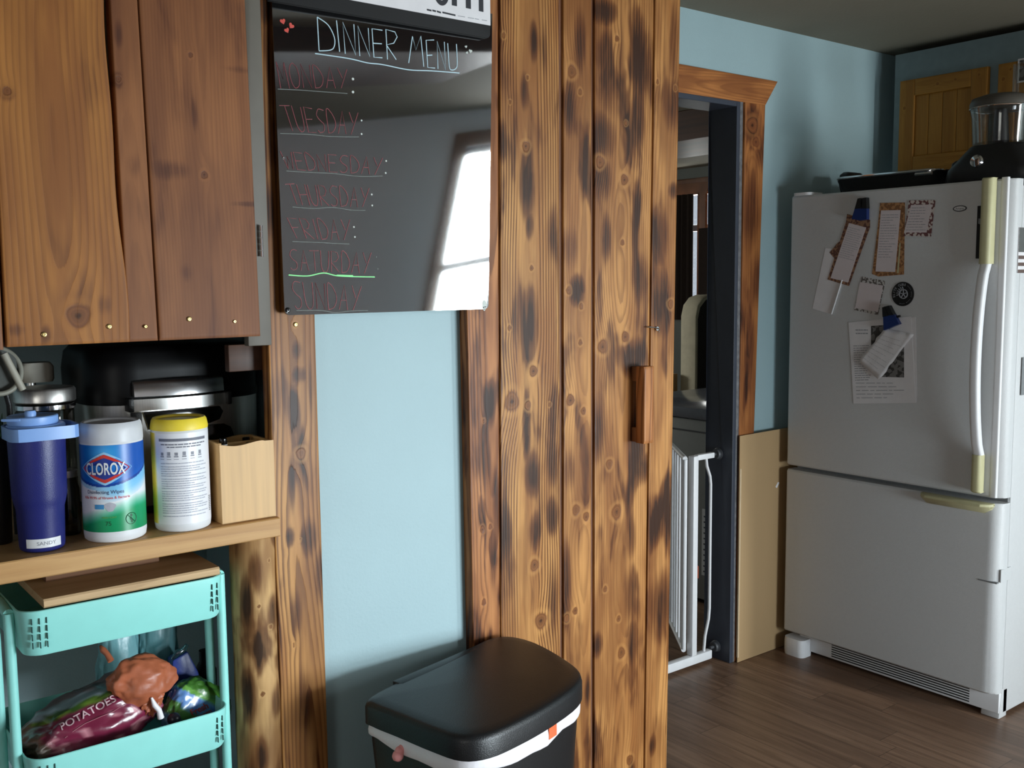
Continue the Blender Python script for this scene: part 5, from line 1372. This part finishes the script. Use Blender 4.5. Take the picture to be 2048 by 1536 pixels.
# control panels
q = [(288, 825), (440, 812), (447, 822), (440, 838), (420, 846), (300, 860)]
kquad(q, yf-.003, .006, 'control_panel', M['black_gloss'], .001)
kquad([(404, 851), (448, 847), (462, 853), (468, 868), (470, 960), (404, 960)], yf-.003, .006, 'control_panel', M['black_gloss'], .001)
kquad([(262, 826), (284, 825), (290, 960), (262, 960)], yf-.002, .004, 'side_strip', M['black'], .001)

# ================================================================ ITEMS AT THE LEFT END OF THE SHELF
cc = (.462, 1.985, .9605)
cn = thing('storage_canister', cc, 'clear canister with shiny metal lid band behind the tumbler', 'canister')
z1 = at(95, 802, 'Y', 1.985).z
MB().lathe([(.046, .0), (.049, .004), (.049, z1-.9605-.004), (.047, z1-.9605)], cc, 40).build('body', M['jar_glass'], cn, smooth=50)
MB().lathe([(.051, z1), (.053, z1+.002), (.053, z1+.022), (.050, z1+.026), (.001, z1+.028)], (cc[0], cc[1], 0), 44).build('lid', M['steel'], cn, smooth=40)
MB().lathe([(.0492, z1-.014), (.052, z1-.012), (.052, z1-.004), (.0492, z1-.003)], (cc[0], cc[1], 0), 44).build('clamp_band', M['chrome'], cn, smooth=40)
pc = at(72, 747, 'Y', 2.13)
pb_ = thing('pump_bottle', (pc.x, 2.13, .9605), 'bottle with beige blocky pump head standing behind the metal-lid canister', 'bottle')
b = MB(); b.loft([[(x, y, z) for x, y in rrect(pc.x, 2.13, w, .045, .014, 4)] for z, w in ((pc.z-.016, .056), (pc.z-.010, .062), (pc.z+.014, .062), (pc.z+.022, .050))]); b.build('pump_head', mat('beige_plastic', (170, 164, 150), .5), pb_, smooth=50)
b = MB(); b.lathe([(.009, pc.z-.050), (.009, pc.z-.0165)], (pc.x-.01, 2.13, 0), 16); b.build('stem', M['steel'], pb_, smooth=50)
b = MB(); b.lathe([(.030, .9605), (.032, .965), (.032, pc.z-.075), (.018, pc.z-.055), (.012, pc.z-.0505)], (pc.x-.01, 2.13, 0), 28); b.build('bottle', M['jar_glass'], pb_, smooth=50)
rc = at(-6, 742, 'Y', 1.90); rw = at(42, 742, 'Y', 1.90).x-rc.x
st = thing('mesh_strainer', (rc.x, 1.90, .9605), 'round grey strainer leaning at the far left edge of the shelf', 'strainer')
b = MB(); b.tube([(rc.x+rw*math.cos(t), 1.90+.012*math.sin(t), rc.z+rw*math.sin(t)*1.02) for t in np.linspace(0, 6.2832, 49)[:-1]], .0045, 8, closed=True); b.build('hoop', mat('grey_beige_plastic', (136, 134, 122), .5), st, smooth=60)
b = MB(); b.lathe([(rw*.97, 0), (rw*.9, .010), (rw*.6, .026), (.001, .034)], (rc.x, 1.902, rc.z), 40, 'Y'); b.build('mesh_bowl', mat('grey_mesh', (70, 72, 68), .7), st, smooth=60)
b = MB(); b.tube([(rc.x+.01, 1.888, rc.z+rw*.8), (rc.x+.036, 1.886, rc.z-rw*.9)], .006, 8); b.build('rib', mat('beige_rib', (166, 162, 148), .5), st, smooth=60)
b = MB(); b.tube([(rc.x+rw*.3, 1.90, rc.z-rw*.95), (rc.x+rw*.45, 1.905, rc.z-rw*1.6), (rc.x+rw*.5, 1.91, .9655)], .005, 8); b.build('handle', M['black'], st, smooth=60)
jc = (.466, 1.872, .9605); zj = at(142, 938, 'Y', 1.872).z
jr = thing('spice_jar', jc, 'small dark glass jar with silver screw lid between tumbler and canister', 'jar')
MB().lathe([(.0165, .9605), (.0185, .964), (.0185, zj-.035), (.0150, zj-.020), (.0140, zj-.0135)], (jc[0], jc[1], 0), 28).build('glass', M['jar_glass'], jr, smooth=50)
MB().lathe([(.0160, zj-.013), (.0165, zj-.012), (.0165, zj-.001), (.0155, zj), (.001, zj)], (jc[0], jc[1], 0), 28).build('lid', M['steel'], jr, smooth=40)
gcx = at(4, 860, 'Y', 1.84)
pt = thing('potted_plant', (gcx.x, 1.88, .9605), 'small green leafy sprig in a dark cup at the left frame edge', 'plant')
MB().lathe([(.016, .9605), (.018, .963), (.022, gcx.z-.022), (.020, gcx.z-.021), (.017, .97)], (gcx.x-.004, 1.88, 0), 28).build('cup', M['black'], pt, smooth=50)
rl = random.Random(5); b = MB()
for k in range(26):
    a, e = rl.uniform(0, 6.28), rl.uniform(.1, 1.2); rr0 = rl.uniform(.008, .026)
    base_ = Vector((gcx.x-.004+.006*math.cos(a), 1.88+.006*math.sin(a), gcx.z-.03)); tip = Vector((gcx.x-.004+rr0*math.cos(a), 1.88+rr0*math.sin(a), gcx.z-.004+.03*rl.random()))
    side = (tip-base_).cross(Vector((0, 0, 1))).normalized()*.006; mid_ = base_.lerp(tip, .6)
    o0 = len(b.v); b.v += [tuple(base_), tuple(mid_+side), tuple(tip), tuple(mid_-side), tuple(mid_+Vector((0, 0, .003)))]
    b.f += [(o0, o0+1, o0+4), (o0+1, o0+2, o0+4), (o0+2, o0+3, o0+4), (o0+3, o0, o0+4)]
b.build('leaves', mat('dusty_green_leaf', (70, 104, 78), .5, var=.3), pt, smooth=60)

# ================================================================ BIN
lidp = [(.922, 1.638), (1.02, 1.672), (1.13, 1.703), (1.24, 1.735), (1.31, 1.750), (1.348, 1.725), (1.362, 1.66), (1.350, 1.56), (1.325, 1.478), (1.27, 1.428), (1.17, 1.392), (1.08, 1.372), (1.01, 1.366), (.965, 1.388), (.945, 1.45), (.928, 1.54), (.915, 1.605)]
bcx, bcy = 1.14, 1.56
bn = thing('trash_bin', (bcx, bcy, 0), 'black plastic trash bin with closed lid and white liner showing', 'trash bin')
def closed_cr(P, k=4):
    out = []; n = len(P)
    for i in range(n):
        a, b_, c, d = P[i-1], P[i], P[(i+1) % n], P[(i+2) % n]
        for j in range(k):
            t = j/k; out.append(tuple(.5*((2*b_[q])+(-a[q]+c[q])*t+(2*a[q]-5*b_[q]+4*c[q]-d[q])*t*t+(-a[q]+3*b_[q]-3*c[q]+d[q])*t**3) for q in range(2)))
    return out
OUT = closed_cr(lidp)
OUT = OUT[::-1] if sum(OUT[i-1][0]*OUT[i][1]-OUT[i][0]*OUT[i-1][1] for i in range(len(OUT))) < 0 else OUT
def ins(s, z, dome=0): return [(bcx+(x-bcx)*s, bcy+(y-bcy)*s, z+dome*(1-((x-bcx)/.23)**2)) for x, y in OUT]
LZ = .612
MB().loft([ins(.972, LZ-.044), ins(1.0, LZ-.044), ins(1.0, LZ-.012), ins(.985, LZ-.003), ins(.955, LZ+.001), ins(.86, LZ+.0035), ins(.6, LZ+.006), ins(.3, LZ+.008), ins(.02, LZ+.009)]).build('lid', M['black'], bn, smooth=45)
h0, h1_ = at(784, 1361, 'Z', LZ+.004), at(944, 1293, 'Z', LZ+.004)
dv_ = (h1_-h0).normalized(); nv_2 = Vector((-dv_.y, dv_.x, 0))
b = MB(); b.prism([h0-Vector((0, 0, .03)), h1_-Vector((0, 0, .03)), h1_, h0], nv_2*(-.03)); b.build('hinge_bar', M['black'], bn, bevel=.004)
MB().loft([ins(.74, .003), ins(.76, .012), ins(.95, LZ-.0795), ins(.955, LZ-.045)]).build('body', M['black'], bn, smooth=45)
lw = []
def liner(s, z, amp):
    out = []
    for i, (x, y) in enumerate(OUT):
        an = math.atan2(y-bcy, x-bcx); w = amp*(math.sin(an*5)+.6*math.sin(an*11+1))
        out.append((bcx+(x-bcx)*s, bcy+(y-bcy)*s, z+w))
    return out
M['liner'] = mat('white_bin_liner', (236, 232, 236), .35, var=.02, bump=.5, bscale=60)
MB().loft([liner(.962, LZ-.0755, .0045), liner(.978, LZ-.072, .0045), liner(.980, LZ-.058, .001), liner(.966, LZ-.0445, 0)], cap=False).build('liner', M['liner'], bn, smooth=60)
def near(px, py, z): 
    p = at(px, py, 'Z', z); return min(range(len(OUT)), key=lambda i: (bcx+(OUT[i][0]-bcx)*.98-p.x)**2+(bcy+(OUT[i][1]-bcy)*.98-p.y)**2)
# pink knot of the drawstring, orange tape
i = near(815, 1480, LZ-.062); x, y = OUT[i]; cxk, cyk = bcx+(x-bcx)*.99, bcy+(y-bcy)*.99
M['pink'] = mat('pink_drawstring', (240, 160, 158), .5, bump=.3, bscale=90); M['orange'] = mat('orange_tape', (224, 104, 60), .5)
s = MB(); 
for (ox, oz, rr0) in ((0, 0, .009), (-.004, -.008, .0105), (.006, .004, .008)):
    prof = [(.0001, -rr0)]+[(rr0*math.cos(t), rr0*math.sin(t)) for t in np.linspace(-1.4, 1.4, 9)]+[(.0001, rr0)]
    s.lathe(prof, (cxk+ox, cyk-.004, LZ-.070+oz), 16)
s.v = [(x_+.0016*noise.noise(Vector((x_*180, y_*180, z_*180))), y_, z_) for x_, y_, z_ in s.v]
s.build('drawstring_knot', M['pink'], bn, smooth=60)
i = near(1080, 1446, LZ-.058); 
b = MB(); n_ = len(OUT)
seg_ = [OUT[(i+k) % n_] for k in range(-1, 1)]
f_ = [(bcx+(x-bcx)*.987, bcy+(y-bcy)*.987) for x, y in seg_]
b.prism([(f_[0][0], f_[0][1], LZ-.068), (f_[1][0], f_[1][1], LZ-.068), (f_[1][0], f_[1][1], LZ-.046), (f_[0][0], f_[0][1], LZ-.046)], Vector((bcx-f_[0][0], bcy-f_[0][1], 0)).normalized()*.001)
b.build('orange_tab', M['orange'], bn)

# ================================================================ TURQUOISE CART
cX0, cX1, cY0, cY1 = .352, .703, 1.755, 2.03
ct = thing('utility_cart', (.53, 1.9, 0), 'turquoise metal three-tier utility cart under the shelf', 'cart')
def tray(ztop, zbot, name='tray'):
    t = empty(name, (0, 0, 0), None, None); t.parent = ct; ORIGIN[t.name] = ORIGIN[ct.name]
    cxm, cym, w, d = (cX0+cX1)/2, (cY0+cY1)/2, cX1-cX0, cY1-cY0
    def rg(z, s, r=.035): return [(x, y, z) for x, y in rrect(cxm, cym, w-s, d-s, r, 6)]
    rings = [rg(zbot, .016, .03), rg(zbot+.004, .012, .03), rg(ztop-.003, .0), rg(ztop, .0), rg(ztop+.001, .003), rg(ztop, .006), rg(ztop-.004, .006), rg(zbot+.006, .018, .03)]
    MB().loft(rings).build('basket', M['teal'], t, smooth=45)
    for sx in (0, 1):
        sl = MB()
        for k in (range(3) if sx == 0 else range(1, 3)):
            for j in range(4):
                x = (cX0+.040-.011*k) if sx == 0 else (cX1-.040+.011*k)
                # slots sit on the front face and its rounded corner
                yy = cY0+.0017
                if k > 0:
                    q_ = .035-(.040-.011*k); q_ = max(0, q_); yy = cY0+.035-math.sqrt(max(0, .035**2-q_*q_))+.0018
                z0 = ztop-.012-(ztop-zbot-.02)*(j+1)/4.2+.004
                sl.box(x-.00065, x+.00065, yy-.0030, yy+.0008, z0, z0+(ztop-zbot)*.13)
        sl.build('slots', M['slot'] if 'slot' in M else M.setdefault('slot', mat('slot_shadow_teal', (30, 70, 66), .8)), t)
    return t
T1, T1b, T2, T2b = .866, .789, .613, .540
tray(T1, T1b); tray(T2, T2b); tray(.36, .287)
for x, yA_, yB_ in ((cX0-.007, 1.805, 1.925), (cX1+.004, 1.800, 1.865)):
    for y in (yA_, yB_):
        b = MB(); b.tube([(x, y, .06), (x, y, T1-.008)], .0085, 14); b.build('leg', M['teal'], ct, smooth=60)
    b = MB(); b.tube([(x, yA_, T1-.010), (x, (yA_+yB_)/2, T1-.006), (x, yB_, T1-.010)], .0088, 12); b.build('leg_cap', M['teal'], ct, smooth=60)
for x in (cX0+.01, cX1-.01):
    for y in (cY0+.03, cY1-.03):
        b = MB(); b.lathe([(.022, -.009), (.026, -.006), (.026, .006), (.022, .009)], (x, y, .0265), 20, 'X'); b.lathe([(.006, .05), (.006, .288)], (x, y, 0), 10); b.build('caster', M['black'], ct, smooth=40)

# ---------------------------------------------------------------- boards on the top tray
cbd = thing('cutting_board', (.53, 1.88, T1), 'light-edged wooden cutting board lying across the top cart tray', 'cutting board')
p0, p1 = at(86, 1222, 'Y', cY0+.004), at(444, 1146, 'Y', cY0+.004)
z0 = T1+.002
xboard('slab', p0.x+.002, p1.x-.004, cY0+.004, 2.01, z0, z0+.015, M['board_lt'], cbd, 71, nw=60, nu=14, bevel=.003)
cbd2 = thing('cutting_board', (.5, 1.95, T1+.02), 'smaller dark wooden board lying on the light-edged one', 'cutting board')
xboard('slab', p0.x+.03, p1.x-.08, 1.86, 2.02, z0+.0155, z0+.029, M['dark_board'] if 'dark_board' in M else M.setdefault('dark_board', grain_mat('dark_cutting_board', (140, 102, 76), (116, 82, 60), (84, 56, 42), (60, 42, 34), freq=150, line=.4, rough=.6, patch=.3)), cbd2, 72, nw=50, nu=10, bevel=.003)

# ---------------------------------------------------------------- groceries in the middle tray
def blob(c, r, rot, seed, amp, freq, nu=64, nv=40, power=1.0, pinch=None):
    V = []; UV = []
    Rm = Matrix.Rotation(rot[2], 3, 'Z') @ Matrix.Rotation(rot[1], 3, 'Y') @ Matrix.Rotation(rot[0], 3, 'X')
    for i in range(nv+1):
        ph = math.pi*i/nv
        for j in range(nu):
            a = 2*math.pi*j/nu
            d = Vector((math.cos(ph), math.sin(ph)*math.cos(a), math.sin(ph)*math.sin(a)))   # long axis x
            e = Vector([math.copysign(abs(v)**power, v) for v in d])
            nz1 = noise.noise(d*freq+Vector((seed, 0, 0)))+.5*noise.noise(d*freq*2.3+Vector((0, seed, 0)))
            ridg = abs(noise.noise(d*freq*1.7+Vector((0, 0, seed))))
            s = 1+amp*nz1-amp*.8*ridg
            if pinch: s *= pinch(d)
            p = Vector((e.x*r[0], e.y*r[1], e.z*r[2]))*s
            V.append(Vector(c)+Rm @ p); UV.append(d)
    F = [(i*nu+j, i*nu+(j+1) % nu, (i+1)*nu+(j+1) % nu, (i+1)*nu+j) for i in range(nv) for j in range(nu)]
    b = MB(); b.v = [tuple(v) for v in V]; b.f = [f[::-1] for f in F]
    return b, UV
def settle(b, zmin): b.v = [(x, y, max(z, zmin+.3*(z-zmin) if z < zmin else z)) if z >= zmin else (x, y, zmin) for x, y, z in b.v]; return b
TB = T2b+.008
M['bag_print'] = vcol_mat('glossy_printed_bag', .28, .6, bump=.5, bscale=35, coat=.25)
bag = thing('potato_bag', (.485, 1.86, TB), 'maroon potato bag with green stripe lying in the middle cart tray', 'potato bag')
bc = (.482, 1.865, TB+.062)
bb, UVs = blob(bc, (.125, .075, .062), (0, R(-17), R(2)), 3.1, .16, 2.6, power=.85)
bb.v = [(x, y, max(z, TB+.001)) for x, y, z in bb.v]
cols = []
Rb = Matrix.Rotation(R(-17), 3, 'Y')
for v, d in zip(bb.v, UVs):
    l = Rb.inverted() @ (Vector(v)-Vector(bc)); t = .9*l.z+.42*l.y+.10*l.x; n3 = noise.noise(Vector(v)*60)
    if l.x < -.088+.01*n3: c = (112, 84, 72)
    elif t > .054: c = (112, 92, 96)
    elif t > .040: c = (130, 140, 148)
    elif t > .029: c = (60, 84, 30) if n3 < .1 else (104, 130, 44)
    else: c = (118, 34, 62)
    if c == (118, 34, 62) and t < .0 and n3 > .28: c = (196, 128, 140)
    cols.append(tuple(lin(c))+(1,))
bo2 = bb.build('bag', M['bag_print'], bag, smooth=70, attrs={'print': ('', 'COL', np.array(cols))})
tree = BVHTree.FromPolygons([Vector(v) for v in bb.v], bb.f)
def drape(x, y, off=.0012, tr=None):
    d = ray(x, y); h = (tr or tree).ray_cast(EYE, d, 6)
    return (h[0]-d*off) if h[0] is not None else None
def drape_text(s, size_px, p0, p1, name, m, parent, bold=.0, tr=None, font=None, squeeze=1.0):
    """lettering that lies on the bag from pixel p0 to pixel p1 (baseline), cap height size_px"""
    vs, fs = text_outline(s, 1.0, bold); us_ = [v[0] for v in vs]; vv = [v[1] for v in vs]
    u0, u1, v0, v1 = min(us_), max(us_), min(vv), max(vv)
    dx, dy = p1[0]-p0[0], p1[1]-p0[1]; L_ = math.hypot(dx, dy); nx_, ny_ = dy/L_, -dx/L_
    out = []
    for u, v in vs:
        a = (u-u0)/(u1-u0); c = (v-v0)/(v1-v0); q = drape(p0[0]+dx*a+nx_*c*size_px, p0[1]+dy*a+ny_*c*size_px, .0015, tr)
        if q is None: return None
        out.append(tuple(q))
    b = MB(); b.v = out; b.f = fs; return b.build(name, m, parent, smooth=0)
drape_text('POTATOES', 15, (124, 1461), (234, 1402), 'bag_lettering', mat('pinkish_white_print', (214, 180, 186), .5), bo2, .012)
b = MB()
pts = [drape(x, y, .001) for x, y in ((130, 1476), (150, 1460), (170, 1447), (200, 1434), (225, 1424), (250, 1408))]
if all(p is not None for p in pts): b.tube(pts, .0006, 5); b.build('printed_line', M['print_pink'] if 'print_pink' in M else M.setdefault('print_pink', mat('pink_print', (176, 112, 124), .5)), bo2)
def place(px, py, Y): return at(px, py, 'Y', Y)
M['onion'] = mat('orange_net_plastic', (176, 98, 66), .42, var=.22, scale=18, bump=.6, bscale=30)
pcn = place(283, 1362, 1.83)
ob_ = thing('orange_bag', (pcn.x, 1.83, TB+.05), 'crumpled orange plastic bag resting on top of the potato bag', 'plastic bag')
bb2, U2 = blob((pcn.x, 1.825, pcn.z+.006), (.060, .036, .044), (0, R(8), 0), 8.3, .15, 1.7, pinch=lambda d: 1+.25*max(0, -d.z)*(1-abs(d.x)))
bb2.build('gathered_top', M['onion'], ob_, smooth=70)
t2 = BVHTree.FromPolygons([Vector(v) for v in bb2.v], bb2.f)
q = [place(222, 1322, 1.83), place(214, 1308, 1.84), place(206, 1300, 1.845), place(200, 1291, 1.85)]
b = MB(); b.tube(q, [.006, .005, .006, .002], 8); b.build('twisted_end', M['onion'], ob_, smooth=70)
bt = blob(tuple(place(300, 1398, 1.815)), (.022, .018, .030), (0, R(20), 0), 4.4, .35, 2.4)[0]; bt.build('fold', M['onion'], ob_, smooth=70)
w = [place(303, 1395, 1.79), place(309, 1410, 1.79), place(318, 1420, 1.79), place(322, 1436, 1.79)]
b = MB(); b.tube(w, [.002, .005, .005, .006], 8); b.build('white_tie', M['liner'], ob_, smooth=70)
# blue box-bag and green snack bag
pc1 = place(358, 1355, 1.90)
sb = thing('blue_package', (pc1.x, 1.90, TB), 'plain dark blue package standing behind the green bag', 'package')
b = MB(); z0 = TB+.03
corners = [place(342, 1430, 1.885), place(420, 1420, 1.885), place(398, 1345, 1.885), place(376, 1303, 1.885), place(345, 1322, 1.885)]
b.prism(corners, (0, .03, 0)); b.build('wrapper', mat('dark_blue_film', (40, 60, 140), .35, bump=.4, bscale=40), sb, bevel=.004)
b = MB(); b.tube([place(345, 1318, 1.89), place(356, 1305, 1.885), place(366, 1300, 1.885), place(374, 1290, 1.89)], [.004, .007, .006, .004], 8); b.build('clear_crimp', M['film'], sb, smooth=60)
cgn = place(388, 1412, 1.85)
gb2, U3 = blob((cgn.x+.004, 1.850, cgn.z-.012), (.072, .030, .060), (0, R(38), R(12)), 6.6, .10, 2.2, power=.8)
gcol = []
for v in gb2.v:
    l = Matrix.Rotation(R(38), 3, 'Y').inverted() @ (Vector(v)-Vector((cgn.x, 1.85, cgn.z))); n3 = noise.noise(Vector(v)*40)
    t = l.z
    c = (66, 116, 44) if t > .028 else ((104, 160, 70) if t > .020 else ((96, 140, 200) if t > -.004 else ((70, 120, 50) if t > -.028 else (80, 110, 140))))
    if -.004 < t < .020 and n3 > .15: c = (60, 104, 176)
    gcol.append(tuple(lin(c))+(1,))
gb2.v = [(x, y, max(z, TB+.001)) for x, y, z in gb2.v]
gn = thing('snack_bag', (cgn.x, 1.85, TB), 'glossy green and blue printed food bag at the right end of the middle tray', 'food bag')
go = gb2.build('bag', M['bag_print'], gn, smooth=70, attrs={'print': ('', 'COL', np.array(gcol))})
t3_ = BVHTree.FromPolygons([Vector(v) for v in gb2.v], gb2.f)
drape_text('Fresh', 13, (385, 1432), (418, 1416), 'bag_lettering', mat('dark_red_print', (150, 50, 50), .5), go, .02, tr=t3_)
drape_text('Frozen', 8, (390, 1442), (424, 1424), 'bag_lettering', mat('dark_red_print', (150, 50, 50), .5), go, .02, tr=t3_)
# plum in the tray and teal film bags behind
pp = place(348, 1438, 1.80)
dk = thing('plum', (pp.x, 1.80, TB), 'round dark fruit tucked between the two bags', 'fruit')
bb3, _ = blob((pp.x, 1.80, pp.z), (.012, .012, .012), (0, 0, 0), 2, .03, 2, 20, 14); bb3.build('fruit', mat('dark_purple_skin', (36, 34, 48), .35), dk, smooth=70)
for (x, y, Y, rr0, sd, lab) in ((318, 1290, 1.965, (.040, .024, .034), 5.2, 'crumpled pale teal plastic bag at the right behind the orange bag'), (236, 1300, 1.970, (.040, .022, .030), 9.1, 'crumpled pale teal plastic bag at the left behind the orange bag')):
    pz_ = place(x, y, Y); tt_ = thing('produce_bag', (pz_.x, Y, TB), lab, 'plastic bag')
    cz = pz_.z-.03
    b4, _ = blob((pz_.x, Y, cz), (rr0[0], rr0[1], pz_.z-TB-.0+.0), (0, 0, 0), sd, .16, 2.4, 48, 32)
    b4.v = [(x_, y_, max(z_, TB+.001)) for x_, y_, z_ in b4.v]
    b4.build('bag', mat('teal_film', (110, 160, 166), .3, bump=.8, bscale=30), tt_, smooth=70)
pd = place(408, 1310, 1.99); dd = thing('dark_bottle', (pd.x, 1.985, TB), 'dark irregular bottle top at the right back of the middle tray', 'bottle')
MB().lathe([(.020, TB+.001), (.022, TB+.006), (.022, pd.z-.03), (.012, pd.z-.01), (.012, pd.z+.012), (.001, pd.z+.013)], (pd.x, 1.985, 0), 20).build('bottle', M['black'], dd, smooth=50)
